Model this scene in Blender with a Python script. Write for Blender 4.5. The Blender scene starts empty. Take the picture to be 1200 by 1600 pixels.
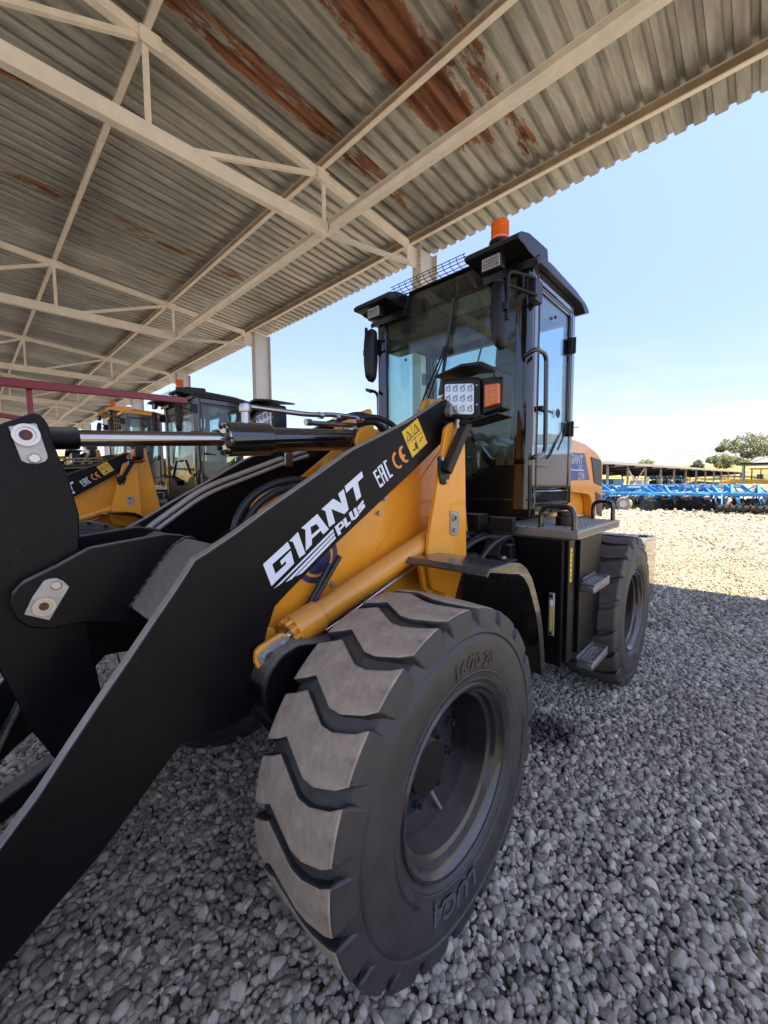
import bpy, bmesh, math, random
import numpy as np
from mathutils import Vector, Matrix
random.seed(7)
rng = np.random.default_rng(11)
S = bpy.context.scene
COL = S.collection
R = math.radians

# ------------------------------------------------------------------ camera
cam_d = bpy.data.cameras.new('camera'); cam = bpy.data.objects.new('camera', cam_d); COL.objects.link(cam)
cam_d.sensor_fit = 'VERTICAL'; cam_d.sensor_height = 36.0; cam_d.lens = 36.0*620/1600
cam_d.clip_start = 0.02; cam_d.clip_end = 2000
M3 = Matrix(((0.72606322, -0.0454215, 0.68612615), (0.68760563, 0.05599947, -0.72392166), (-0.00554109, 0.99739709, 0.07189124)))
cam.matrix_world = Matrix.Translation((0, 0, 1.45)) @ M3.to_4x4()
S.camera = cam

# ------------------------------------------------------------------ light
SUN_EL, SUN_AZ = R(66), R(-4)          # the sun stands high over +X (beyond the shed's near end), slightly behind the camera
sd = Vector((math.cos(SUN_EL)*math.cos(SUN_AZ), math.cos(SUN_EL)*math.sin(SUN_AZ), math.sin(SUN_EL)))
sun_d = bpy.data.lights.new('sun', 'SUN'); sun_d.energy = 2.3; sun_d.angle = R(0.53); sun_d.color = (1.0, 0.82, 0.56)
sun = bpy.data.objects.new('sun', sun_d); COL.objects.link(sun)
sun.rotation_euler = sd.to_track_quat('Z', 'Y').to_euler()
W = bpy.data.worlds.new('World'); S.world = W; W.use_nodes = True
wn, wl = W.node_tree.nodes, W.node_tree.links
wn.clear()
wo = wn.new('ShaderNodeOutputWorld'); bg = wn.new('ShaderNodeBackground'); sky = wn.new('ShaderNodeTexSky')
sky.sky_type = 'NISHITA'; sky.sun_disc = False; sky.sun_elevation = SUN_EL; sky.sun_rotation = R(90) - SUN_AZ
sky.altitude = 100; sky.air_density = 1.0; sky.dust_density = 0.5; sky.ozone_density = 2.2
bg.inputs['Strength'].default_value = 0.080
tc = wn.new('ShaderNodeTexCoord'); sep = wn.new('ShaderNodeSeparateXYZ'); wl.new(tc.outputs['Generated'], sep.inputs[0])
# thin veil of cloud low over the horizon, all the way round
mp = wn.new('ShaderNodeMapping'); mp.inputs['Scale'].default_value = (1.3, 1.3, 6.0); wl.new(tc.outputs['Generated'], mp.inputs[0])
cn = wn.new('ShaderNodeTexNoise'); cn.inputs['Scale'].default_value = 2.2; cn.inputs['Detail'].default_value = 7; cn.inputs['Roughness'].default_value = 0.62
cn.inputs['Distortion'].default_value = 0.8; wl.new(mp.outputs[0], cn.inputs['Vector'])
cr = wn.new('ShaderNodeMapRange'); cr.inputs[1].default_value = 0.42; cr.inputs[2].default_value = 0.66; wl.new(cn.outputs['Fac'], cr.inputs[0])
hr = wn.new('ShaderNodeMapRange'); hr.interpolation_type = 'SMOOTHSTEP'
hr.inputs[1].default_value = 0.34; hr.inputs[2].default_value = 0.0; wl.new(sep.outputs['Z'], hr.inputs[0])
cb = wn.new('ShaderNodeMath'); cb.operation = 'MULTIPLY_ADD'; wl.new(cr.outputs[0], cb.inputs[0]); cb.inputs[1].default_value = 0.8; cb.inputs[2].default_value = 0.2
ml = wn.new('ShaderNodeMath'); ml.operation = 'MULTIPLY'; wl.new(cb.outputs[0], ml.inputs[0]); wl.new(hr.outputs[0], ml.inputs[1])
m2 = wn.new('ShaderNodeMath'); m2.operation = 'MULTIPLY'; wl.new(ml.outputs[0], m2.inputs[0]); m2.inputs[1].default_value = 0.65
mx = wn.new('ShaderNodeMix'); mx.data_type = 'RGBA'; wl.new(m2.outputs[0], mx.inputs['Factor'])
# pale late-summer sky: a little warmer than the clear-air model, and dimmer towards the hazy horizon
gr = wn.new('ShaderNodeMapRange'); gr.inputs[1].default_value = 0.0; gr.inputs[2].default_value = 0.55; gr.inputs[3].default_value = 0.38; gr.inputs[4].default_value = 1.0; wl.new(sep.outputs['Z'], gr.inputs[0])
tn = wn.new('ShaderNodeVectorMath'); tn.operation = 'MULTIPLY'; wl.new(sky.outputs[0], tn.inputs[0]); tn.inputs[1].default_value = (1.11, 0.95, 1.0)
gs = wn.new('ShaderNodeVectorMath'); gs.operation = 'SCALE'; wl.new(tn.outputs[0], gs.inputs[0]); wl.new(gr.outputs[0], gs.inputs['Scale'])
wl.new(gs.outputs[0], mx.inputs['A']); mx.inputs['B'].default_value = (3.1, 2.95, 2.65, 1)
wl.new(mx.outputs['Result'], bg.inputs['Color']); wl.new(bg.outputs[0], wo.inputs[0])
S.view_settings.view_transform = 'Standard'; S.view_settings.look = 'None'; S.view_settings.gamma = 1.0
S.view_settings.use_curve_mapping = False
S.view_settings.exposure = 2.52

# ------------------------------------------------------------------ materials
def mat(name, col, rough=0.5, metal=0.0, coat=0.0, var=0.0, vscale=6.0, dust=0.0, dustcol=(0.30, 0.265, 0.22), bump=0.0, bscale=60.0, spec=0.5, stretch=None, specks=0.0):
    m = bpy.data.materials.new(name); m.use_nodes = True
    n, l = m.node_tree.nodes, m.node_tree.links
    b = n['Principled BSDF']
    b.inputs['Roughness'].default_value = rough; b.inputs['Metallic'].default_value = metal
    b.inputs['Coat Weight'].default_value = coat; b.inputs['Coat Roughness'].default_value = 0.06
    b.inputs['Specular IOR Level'].default_value = spec
    t = n.new('ShaderNodeTexCoord'); vec = t.outputs['Object']
    if stretch:
        mpn = n.new('ShaderNodeMapping'); mpn.inputs['Scale'].default_value = stretch; l.new(vec, mpn.inputs[0]); vec = mpn.outputs[0]
    c = n.new('ShaderNodeRGB'); c.outputs[0].default_value = (*col, 1); out = c.outputs[0]
    if var:
        nz = n.new('ShaderNodeTexNoise'); nz.inputs['Scale'].default_value = vscale; nz.inputs['Detail'].default_value = 8; nz.inputs['Roughness'].default_value = 0.65
        l.new(vec, nz.inputs['Vector'])
        mr = n.new('ShaderNodeMapRange'); mr.inputs[1].default_value = 0.3; mr.inputs[2].default_value = 0.7
        mr.inputs[3].default_value = 1-var; mr.inputs[4].default_value = 1+var; l.new(nz.outputs['Fac'], mr.inputs[0])
        mm = n.new('ShaderNodeVectorMath'); mm.operation = 'SCALE'; l.new(out, mm.inputs[0]); l.new(mr.outputs[0], mm.inputs['Scale']); out = mm.outputs[0]
        rr = n.new('ShaderNodeMapRange'); rr.inputs[3].default_value = max(0.02, rough-0.08); rr.inputs[4].default_value = min(1, rough+0.12)
        l.new(nz.outputs['Fac'], rr.inputs[0]); l.new(rr.outputs[0], b.inputs['Roughness'])
    if dust:   # settled dust: lies on faces that look up
        g = n.new('ShaderNodeNewGeometry'); sp = n.new('ShaderNodeSeparateXYZ'); l.new(g.outputs['True Normal'], sp.inputs[0])
        d1 = n.new('ShaderNodeMapRange'); d1.inputs[1].default_value = 0.25; d1.inputs[2].default_value = 0.9; d1.inputs[3].default_value = 0.0; d1.inputs[4].default_value = 1.0; l.new(sp.outputs['Z'], d1.inputs[0])
        dn = n.new('ShaderNodeTexNoise'); dn.inputs['Scale'].default_value = 14; dn.inputs['Detail'].default_value = 9; dn.inputs['Roughness'].default_value = 0.7; l.new(t.outputs['Object'], dn.inputs['Vector'])
        d2 = n.new('ShaderNodeMapRange'); d2.inputs[1].default_value = 0.25; d2.inputs[2].default_value = 0.75; d2.inputs[3].default_value = 0.5; l.new(dn.outputs['Fac'], d2.inputs[0])
        d3 = n.new('ShaderNodeMath'); d3.operation = 'MULTIPLY'; l.new(d1.outputs[0], d3.inputs[0]); l.new(d2.outputs[0], d3.inputs[1])
        d4 = n.new('ShaderNodeMath'); d4.operation = 'MULTIPLY'; l.new(d3.outputs[0], d4.inputs[0]); d4.inputs[1].default_value = dust
        mxn = n.new('ShaderNodeMix'); mxn.data_type = 'RGBA'; l.new(d4.outputs[0], mxn.inputs['Factor']); l.new(out, mxn.inputs['A']); mxn.inputs['B'].default_value = (*dustcol, 1); out = mxn.outputs['Result']
        ra = n.new('ShaderNodeMath'); ra.operation = 'MULTIPLY_ADD'; l.new(d4.outputs[0], ra.inputs[0]); ra.inputs[1].default_value = 0.6; ra.inputs[2].default_value = rough; ra.use_clamp = True
        l.new(ra.outputs[0], b.inputs['Roughness'])
        ci = n.new('ShaderNodeMath'); ci.operation = 'MULTIPLY_ADD'; l.new(d4.outputs[0], ci.inputs[0]); ci.inputs[1].default_value = -coat; ci.inputs[2].default_value = coat; ci.use_clamp = True
        l.new(ci.outputs[0], b.inputs['Coat Weight'])
    if specks:   # grit and small scuffs stuck to the paint
        sn = n.new('ShaderNodeTexNoise'); sn.inputs['Scale'].default_value = 170; sn.inputs['Detail'].default_value = 3; l.new(t.outputs['Object'], sn.inputs['Vector'])
        s2 = n.new('ShaderNodeTexNoise'); s2.inputs['Scale'].default_value = 4; s2.inputs['Detail'].default_value = 7; s2.inputs['Roughness'].default_value = 0.7; l.new(t.outputs['Object'], s2.inputs['Vector'])
        r1 = n.new('ShaderNodeMapRange'); r1.inputs[1].default_value = 0.70; r1.inputs[2].default_value = 0.78; l.new(sn.outputs['Fac'], r1.inputs[0])
        r2 = n.new('ShaderNodeMapRange'); r2.inputs[1].default_value = 0.5; r2.inputs[2].default_value = 0.8; r2.inputs[4].default_value = 0.10; l.new(s2.outputs['Fac'], r2.inputs[0])
        ms_ = n.new('ShaderNodeMath'); ms_.operation = 'MAXIMUM'; l.new(r1.outputs[0], ms_.inputs[0]); l.new(r2.outputs[0], ms_.inputs[1])
        mk = n.new('ShaderNodeMath'); mk.operation = 'MULTIPLY'; l.new(ms_.outputs[0], mk.inputs[0]); mk.inputs[1].default_value = specks
        mz = n.new('ShaderNodeMix'); mz.data_type = 'RGBA'; l.new(mk.outputs[0], mz.inputs['Factor']); l.new(out, mz.inputs['A']); mz.inputs['B'].default_value = (*dustcol, 1); out = mz.outputs['Result']
    l.new(out, b.inputs['Base Color'])
    if bump:
        bn = n.new('ShaderNodeTexNoise'); bn.inputs['Scale'].default_value = bscale; bn.inputs['Detail'].default_value = 6; l.new(vec, bn.inputs['Vector'])
        bp = n.new('ShaderNodeBump'); bp.inputs['Strength'].default_value = bump; bp.inputs['Distance'].default_value = 0.01; l.new(bn.outputs['Fac'], bp.inputs['Height']); l.new(bp.outputs[0], b.inputs['Normal'])
    return m

def glass(name, tint, dirt=0.06, streak=True, refl=1.0, ior=1.5):
    m = bpy.data.materials.new(name); m.use_nodes = True
    n, l = m.node_tree.nodes, m.node_tree.links; n.clear()
    o = n.new('ShaderNodeOutputMaterial'); tr = n.new('ShaderNodeBsdfTransparent'); tr.inputs[0].default_value = (*tint, 1)
    gl = n.new('ShaderNodeBsdfGlossy'); gl.inputs['Roughness'].default_value = 0.015; gl.inputs[0].default_value = (refl, refl, refl, 1)
    fr = n.new('ShaderNodeFresnel'); gb = n.new('ShaderNodeNewGeometry'); im = n.new('ShaderNodeMapRange'); im.inputs[3].default_value = ior; im.inputs[4].default_value = 1/ior; l.new(gb.outputs['Backfacing'], im.inputs[0]); l.new(im.outputs[0], fr.inputs[0])
    m1 = n.new('ShaderNodeMixShader'); l.new(fr.outputs[0], m1.inputs[0]); l.new(tr.outputs[0], m1.inputs[1]); l.new(gl.outputs[0], m1.inputs[2])
    df = n.new('ShaderNodeBsdfDiffuse'); df.inputs[0].default_value = (0.42, 0.38, 0.31, 1)
    t = n.new('ShaderNodeTexCoord'); mpn = n.new('ShaderNodeMapping'); mpn.inputs['Scale'].default_value = (9, 9, 0.8) if streak else (5, 5, 5); l.new(t.outputs['Object'], mpn.inputs[0])
    nz = n.new('ShaderNodeTexNoise'); nz.inputs['Scale'].default_value = 3; nz.inputs['Detail'].default_value = 8; nz.inputs['Roughness'].default_value = 0.7; l.new(mpn.outputs[0], nz.inputs['Vector'])
    mr = n.new('ShaderNodeMapRange'); mr.inputs[1].default_value = 0.35; mr.inputs[2].default_value = 0.75; mr.inputs[3].default_value = dirt*0.25; mr.inputs[4].default_value = dirt*2.0; l.new(nz.outputs['Fac'], mr.inputs[0])
    ms = n.new('ShaderNodeMixShader'); l.new(mr.outputs[0], ms.inputs[0]); l.new(m1.outputs[0], ms.inputs[1]); l.new(df.outputs[0], ms.inputs[2])
    l.new(ms.outputs[0], o.inputs[0]); return m

ORANGE = mat('orange_paint', (0.86, 0.345, 0.022), 0.30, coat=0.35, var=0.09, vscale=3, specks=0.25, dust=0.40, dustcol=(0.45, 0.33, 0.2))
BLACK = mat('black_paint', (0.0035, 0.0037, 0.0045), 0.36, var=0.25, vscale=9, dust=0.85, bump=0.02, bscale=300, spec=0.18, specks=0.2)
FENDER = mat('fender_black', (0.004, 0.004, 0.0045), 0.16, coat=0.8, dust=0.3, specks=0.3, dustcol=(0.30, 0.275, 0.24))
DUSTY = mat('dusty_worn_steel', (0.20, 0.175, 0.145), 0.6, var=0.25, vscale=25, stretch=(1, 1, 4))
EDGE = mat('worn_plate_edge', (0.34, 0.31, 0.27), 0.5, 0.2, var=0.2, vscale=30)
PLATE = mat('tread_plate', (0.34, 0.33, 0.32), 0.30, 0.75, dust=0.5, dustcol=(0.50, 0.47, 0.43))
STEP = mat('step_metal', (0.26, 0.25, 0.235), 0.3, 0.7, dust=0.5, dustcol=(0.45, 0.41, 0.36))
SHADEWEB = mat('shaded_channel', (0.30, 0.215, 0.14), 0.75, var=0.35, vscale=4)  # purlin web: shade inside the channel painted in as a dirty brown
GLOSSP = mat('front_panel_black', (0.006, 0.006, 0.0065), 0.25, spec=0.2, dust=0.25)
GLOSS = mat('black_gloss', (0.008, 0.008, 0.009), 0.08, coat=1.0, dust=0.25)
SATIN = mat('satin_black_plastic', (0.007, 0.007, 0.0075), 0.36, dust=0.35, spec=0.35)
DARK = mat('dark_machinery', (0.007, 0.007, 0.0075), 0.5, var=0.3, dust=0.6, spec=0.3)
RUBBER = mat('rubber', (0.036, 0.035, 0.0335), 0.47, specks=0.18, var=0.35, vscale=11, bump=0.06, bscale=90)
TREAD = mat('dusty_tread', (0.39, 0.305, 0.215), 0.85, var=0.32, vscale=16, specks=0.22, bump=0.35, bscale=45)
TREAD2 = mat('lightly_dusty_tread', (0.075, 0.064, 0.053), 0.75, var=0.3, vscale=18, bump=0.2, bscale=60)
GROOVE = mat('dusty_groove', (0.075, 0.067, 0.057), 0.6, var=0.35, vscale=18)
LETTER_R = mat('moulded_letters', (0.075, 0.08, 0.088), 0.5)
RIM = mat('rim_black', (0.018, 0.017, 0.0165), 0.26, coat=0.5, var=0.25, vscale=9, dust=0.35)
NUT = mat('wheel_nut_steel', (0.09, 0.09, 0.095), 0.35, 0.8)
HUB = mat('hub_blue_black', (0.018, 0.022, 0.036), 0.33, dust=0.3)
STEEL = mat('bright_steel', (0.46, 0.455, 0.44), 0.25, 1.0, var=0.12)
CHROME = mat('chrome_rod', (0.42, 0.41, 0.40), 0.17, 1.0, var=0.1, vscale=3)
ZINC = mat('zinc_plate', (0.40, 0.39, 0.36), 0.42, 0.7, var=0.2, vscale=18)
RUSTPIN = mat('greased_pin', (0.10, 0.032, 0.02), 0.5, 0.3, var=0.4, vscale=60)
PIPE = mat('painted_pipe', (0.46, 0.42, 0.36), 0.45, 0.3, var=0.15)
WHITE = mat('white_vinyl', (0.74, 0.79, 0.84), 0.35)
YELLOW = mat('yellow_vinyl', (0.80, 0.50, 0.02), 0.4)
ORVINYL = mat('orange_vinyl', (0.80, 0.30, 0.03), 0.4)
INK = mat('black_ink', (0.012, 0.012, 0.012), 0.5)
BLUEDEC = mat('blue_decal', (0.015, 0.06, 0.26), 0.35, var=0.2, vscale=3)
EMBLEM = mat('indigo_decal', (0.035, 0.03, 0.11), 0.4)
RED = mat('red_paint', (0.30, 0.018, 0.022), 0.4, var=0.15)
REDDEC = mat('red_decal', (0.62, 0.09, 0.04), 0.4)
CREAM = mat('cream_steel_paint', (0.82, 0.765, 0.675), 0.6, var=0.10, vscale=5, bump=0.03)
CREAM2 = mat('grey_white_paint', (0.62, 0.60, 0.56), 0.6, var=0.08)
LED = mat('led_reflector', (0.62, 0.62, 0.60), 0.18, 0.75)
LEDG = mat('led_cell', (0.30, 0.30, 0.29), 0.15, 0.9)
AMBER = mat('amber_lens', (0.70, 0.14, 0.008), 0.15, coat=0.6)
BEACON = mat('beacon_lens', (0.85, 0.15, 0.006), 0.2, coat=0.5)
HOSE = mat('rubber_hose', (0.018, 0.018, 0.018), 0.45)
FABRIC = mat('seat_vinyl', (0.07, 0.085, 0.085), 0.3, coat=0.2)
GRILLE = mat('dark_grille', (0.05, 0.05, 0.05), 0.5, var=0.3, vscale=80)
GAUGE = mat('sight_glass_oil', (0.62, 0.46, 0.07), 0.25)
BLUE = mat('blue_paint', (0.035, 0.24, 0.52), 0.42, var=0.12)
DISC = mat('dark_disc_steel', (0.03, 0.03, 0.03), 0.45, 0.4)
TANTYRE = mat('dusty_farm_tyre', (0.36, 0.30, 0.23), 0.9, var=0.15)
WRIM = mat('white_rim', (0.75, 0.75, 0.72), 0.4)
GREYROOF = mat('grey_sheet', (0.25, 0.25, 0.25), 0.5, var=0.08)
CONC = mat('pale_concrete', (0.45, 0.42, 0.36), 0.8, var=0.12)
BARK = mat('bark', (0.16, 0.13, 0.10), 0.9, var=0.3)
LEAF = mat('olive_leaves', (0.125, 0.14, 0.05), 0.7, var=0.45, vscale=0.9)
LEAF2 = mat('green_leaves', (0.07, 0.09, 0.033), 0.7, var=0.4, vscale=0.9)
BAG = mat('white_bag', (0.7, 0.68, 0.62), 0.8, var=0.08)
YELMACH = mat('yellow_machine', (0.72, 0.36, 0.02), 0.4)
GLASS_F = glass('windscreen_glass', (0.78, 0.90, 0.84), dirt=0.05, refl=0.8)
GLASS_S = glass('side_glass', (0.76, 0.88, 0.89), dirt=0.015, streak=False, ior=1.5)
MIRROR = mat('mirror_face', (0.6, 0.62, 0.64), 0.03, 1.0)

# ------------------------------------------------------------------ mesh helpers
ORG = Vector((0, 0, 0))                 # subtracted from every vertex: parts are written in site metres
class MB:
    def __init__(s): s.v, s.f, s.m, s.p = [], [], [], []
    def add(s, vs, fs, mi=0):
        o = len(s.v); s.v += [tuple(p) for p in vs]; s.p.append((o, len(s.f), len(fs)))
        for f in fs: s.f.append([o+i for i in f]); s.m.append(mi)
        return s
    def box(s, x0, x1, y0, y1, z0, z1, mi=0):
        return s.add([(x0,y0,z0),(x1,y0,z0),(x1,y1,z0),(x0,y1,z0),(x0,y0,z1),(x1,y0,z1),(x1,y1,z1),(x0,y1,z1)],
                     [(0,3,2,1),(4,5,6,7),(0,1,5,4),(1,2,6,5),(2,3,7,6),(3,0,4,7)], mi)
    def prism(s, ax, poly, a, b, mi=0):
        f = {'X': lambda p, t: (t, p[0], p[1]), 'Y': lambda p, t: (p[0], t, p[1]), 'Z': lambda p, t: (p[0], p[1], t)}[ax]
        n = len(poly)
        return s.add([f(p, a) for p in poly]+[f(p, b) for p in poly],
                     [tuple(range(n)), tuple(range(2*n-1, n-1, -1))]+[(i, (i+1) % n, n+(i+1) % n, n+i) for i in range(n)], mi)
    def tube(s, path, r, n=10, mi=0):
        path = [Vector(p) for p in path]; rings = []; up = None
        for i, p in enumerate(path):
            t = (path[min(i+1, len(path)-1)]-path[max(i-1, 0)]).normalized()
            if up is None: up = t.orthogonal().normalized()
            up = (up - t*up.dot(t)).normalized(); w = t.cross(up)
            rr = r[i] if isinstance(r, (list, tuple)) else r
            rings.append([p + (up*math.cos(2*math.pi*k/n)+w*math.sin(2*math.pi*k/n))*rr for k in range(n)])
        vs = [q for g in rings for q in g]; fs = []
        for i in range(len(rings)-1):
            for k in range(n): fs.append((i*n+k, i*n+(k+1) % n, (i+1)*n+(k+1) % n, (i+1)*n+k))
        fs += [tuple(range(n-1, -1, -1)), tuple(range((len(rings)-1)*n, len(rings)*n))]
        return s.add(vs, fs, mi)
    def cyl(s, p0, p1, r, n=20, r1=None, mi=0): return s.tube([p0, p1], [r, r if r1 is None else r1], n, mi)
    def lathe(s, prof, c, ax='X', n=48, mi=0, closed=False):
        vs = []; m = len(prof)
        for k in range(n):
            a = 2*math.pi*k/n; ca, sa = math.cos(a), math.sin(a)
            for r, h in prof:
                vs.append((c[0]+h, c[1]+r*ca, c[2]+r*sa) if ax == 'X' else ((c[0]+r*ca, c[1]+h, c[2]+r*sa) if ax == 'Y' else (c[0]+r*ca, c[1]+r*sa, c[2]+h)))
        fs = []
        for k in range(n):
            for i in range(m if closed else m-1):
                j = (i+1) % m
                fs.append((k*m+i, k*m+j, ((k+1) % n)*m+j, ((k+1) % n)*m+i))
        return s.add(vs, fs, mi)
    def beam(s, p0, p1, w, h, up=(0, 0, 1), mi=0):
        p0, p1, up = Vector(p0), Vector(p1), Vector(up); t = (p1-p0).normalized(); x = t.cross(up).normalized(); z = x.cross(t)
        vs = []
        for p in (p0, p1):
            for a, b in ((-1, -1), (1, -1), (1, 1), (-1, 1)): vs.append(p+x*(a*w/2)+z*(b*h/2))
        return s.add(vs, [(3, 2, 1, 0), (4, 5, 6, 7), (0, 1, 5, 4), (1, 2, 6, 5), (2, 3, 7, 6), (3, 0, 4, 7)], mi)
    def each(s, name, mats, parent=None, per=1, **kw):    # every piece (of `per` shapes) an object of its own
        out = []
        for i in range(0, len(s.p), per):
            b = MB(); v0 = s.p[i][0]; f0 = s.p[i][1]; j = i+per
            v1 = s.p[j][0] if j < len(s.p) else len(s.v); f1 = s.p[j][1] if j < len(s.p) else len(s.f)
            b.add(s.v[v0:v1], [[q-v0 for q in f] for f in s.f[f0:f1]]); b.m = s.m[f0:f1]; out.append(b.build(name, mats, parent, **kw))
        return out
    def build(s, name, mats, parent=None, bevel=0.0, smooth=None, loc=None, seg=2):
        if not isinstance(mats, (list, tuple)): mats = [mats]
        off = ORG + (Vector(loc) if loc else Vector((0, 0, 0)))
        me = bpy.data.meshes.new(name)
        me.from_pydata([(Vector(p)-off)[:] for p in s.v], [], s.f)
        for mm in mats: me.materials.append(mm)
        me.polygons.foreach_set('material_index', s.m)
        bm = bmesh.new(); bm.from_mesh(me); bmesh.ops.recalc_face_normals(bm, faces=bm.faces); bm.to_mesh(me); bm.free()
        if smooth is not None:
            me.shade_smooth(); me.set_sharp_from_angle(angle=R(smooth))
        o = bpy.data.objects.new(name, me); COL.objects.link(o)
        if parent: o.parent = parent
        if loc: o.location = loc
        if bevel:
            md = o.modifiers.new('bevel', 'BEVEL'); md.width = bevel; md.segments = seg; md.limit_method = 'ANGLE'; md.angle_limit = R(35)
            if smooth is None: me.shade_smooth(); me.set_sharp_from_angle(angle=R(50))
        return o

def B(*a): return MB().box(*a)
def P(ax, poly, a, b): return MB().prism(ax, poly, a, b)
def tag(o, label=None, cat=None, group=None, kind=None):
    for k, v in (('label', label), ('category', cat), ('group', group), ('kind', kind)):
        if v: o[k] = v
    return o
def empty(name, loc, label, cat, group=None):
    o = bpy.data.objects.new(name, None); COL.objects.link(o); o.location = loc; o.empty_display_size = 0.3
    return tag(o, label, cat, group)
def fillet(path, r, k=5):
    path = [Vector(p) for p in path]; out = [path[0]]
    for i in range(1, len(path)-1):
        a, p, b = path[i-1], path[i], path[i+1]
        d1, d2 = (a-p), (b-p); rr = min(r, d1.length*0.48, d2.length*0.48); s, e = p+d1.normalized()*rr, p+d2.normalized()*rr
        for j in range(k+1):
            t = j/k; out.append((1-t)**2*s+2*t*(1-t)*p+t*t*e)
    return out+[path[-1]]
def spline(path, k=8):
    P_ = [Vector(p) for p in path]; out = []
    for i in range(len(P_)-1):
        p0, p1, p2, p3 = P_[max(i-1, 0)], P_[i], P_[i+1], P_[min(i+2, len(P_)-1)]
        for j in range(k):
            t = j/k; out.append(0.5*((2*p1)+(p2-p0)*t+(2*p0-5*p1+4*p2-p3)*t*t+(3*p1-p0-3*p2+p3)*t**3))
    return out+[P_[-1]]
def rounded(poly, r, k=4):
    pts = [Vector((p[0], p[1], 0)) for p in poly]; out = []; n = len(pts)
    for i in range(n):
        a, p, b = pts[i-1], pts[i], pts[(i+1) % n]; d1, d2 = a-p, b-p
        rr = min(r, d1.length*0.45, d2.length*0.45); s, e = p+d1.normalized()*rr, p+d2.normalized()*rr
        for j in range(k+1):
            t = j/k; q = (1-t)**2*s+2*t*(1-t)*p+t*t*e; out.append((q.x, q.y))
    return out
def circle2(c, r, n=24): return [(c[0]+r*math.cos(2*math.pi*i/n), c[1]+r*math.sin(2*math.pi*i/n)) for i in range(n)]
BOLD = 0.035
def text_mesh(txt, size, extrude=0.001):
    cu = bpy.data.curves.new('text', 'FONT'); cu.body = txt; cu.size = size; cu.extrude = extrude; cu.resolution_u = 2; cu.offset = BOLD*size; cu.align_x = 'CENTER'
    to = bpy.data.objects.new('text', cu); COL.objects.link(to); dg = bpy.context.evaluated_depsgraph_get()
    me = bpy.data.meshes.new_from_object(to.evaluated_get(dg)); vs = [v.co.copy() for v in me.vertices]; fs = [list(p.vertices) for p in me.polygons]
    bpy.data.objects.remove(to); bpy.data.curves.remove(cu); bpy.data.meshes.remove(me); return vs, fs
def children(o): return [c for c in bpy.data.objects if c.parent == o]
def copy_tree(o, kids, parent=None):
    c = o.copy(); COL.objects.link(c); c.parent = parent
    for ch in kids.get(o, []): copy_tree(ch, kids, c)
    return c
def kid_map():
    k = {}
    for o in bpy.data.objects:
        if o.parent: k.setdefault(o.parent, []).append(o)
    return k

# ------------------------------------------------------------------ ground
def gravel_ground():
    m = bpy.data.materials.new('gravel_ground'); m.use_nodes = True; n, l = m.node_tree.nodes, m.node_tree.links; b = n['Principled BSDF']
    b.inputs['Roughness'].default_value = 0.9
    t = n.new('ShaderNodeTexCoord')
    v = n.new('ShaderNodeTexVoronoi'); v.inputs['Scale'].default_value = 17; l.new(t.outputs['Object'], v.inputs['Vector'])
    nz = n.new('ShaderNodeTexNoise'); nz.inputs['Scale'].default_value = 0.35; nz.inputs['Detail'].default_value = 6; l.new(t.outputs['Object'], nz.inputs['Vector'])
    sx = n.new('ShaderNodeSeparateColor'); l.new(v.outputs['Color'], sx.inputs[0])
    cr = n.new('ShaderNodeValToRGB'); cr.color_ramp.elements[0].color = (0.20, 0.18, 0.145, 1); cr.color_ramp.elements[1].color = (0.46, 0.42, 0.34, 1); l.new(sx.outputs[0], cr.inputs[0])
    mr = n.new('ShaderNodeMapRange'); mr.inputs[1].default_value = 0.3; mr.inputs[2].default_value = 0.7; mr.inputs[3].default_value = 0.8; mr.inputs[4].default_value = 1.2; l.new(nz.outputs['Fac'], mr.inputs[0])
    sc = n.new('ShaderNodeVectorMath'); sc.operation = 'SCALE'; l.new(cr.outputs[0], sc.inputs[0]); l.new(mr.outputs[0], sc.inputs['Scale']); l.new(sc.outputs[0], b.inputs['Base Color'])
    bp = n.new('ShaderNodeBump'); bp.inputs['Strength'].default_value = 0.9; bp.inputs['Distance'].default_value = 0.03; bp.invert = True; l.new(v.outputs['Distance'], bp.inputs['Height']); l.new(bp.outputs[0], b.inputs['Normal'])
    return m
def bed_mat():
    m = mat('gravel_bed', (0.10, 0.092, 0.083), 0.95, var=0.4, vscale=30, bump=0.5, bscale=25); return m
g = MB()
NG = 60
g.add([(x, y, -0.03) for y in (-300, -30, 34, 700) for x in (-700, -40, 20, 400)], [(r*4+c, r*4+c+1, r*4+c+5, r*4+c+4) for r in range(3) for c in range(3)])
tag(g.build('gravel_ground', gravel_ground()), kind='structure')

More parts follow.
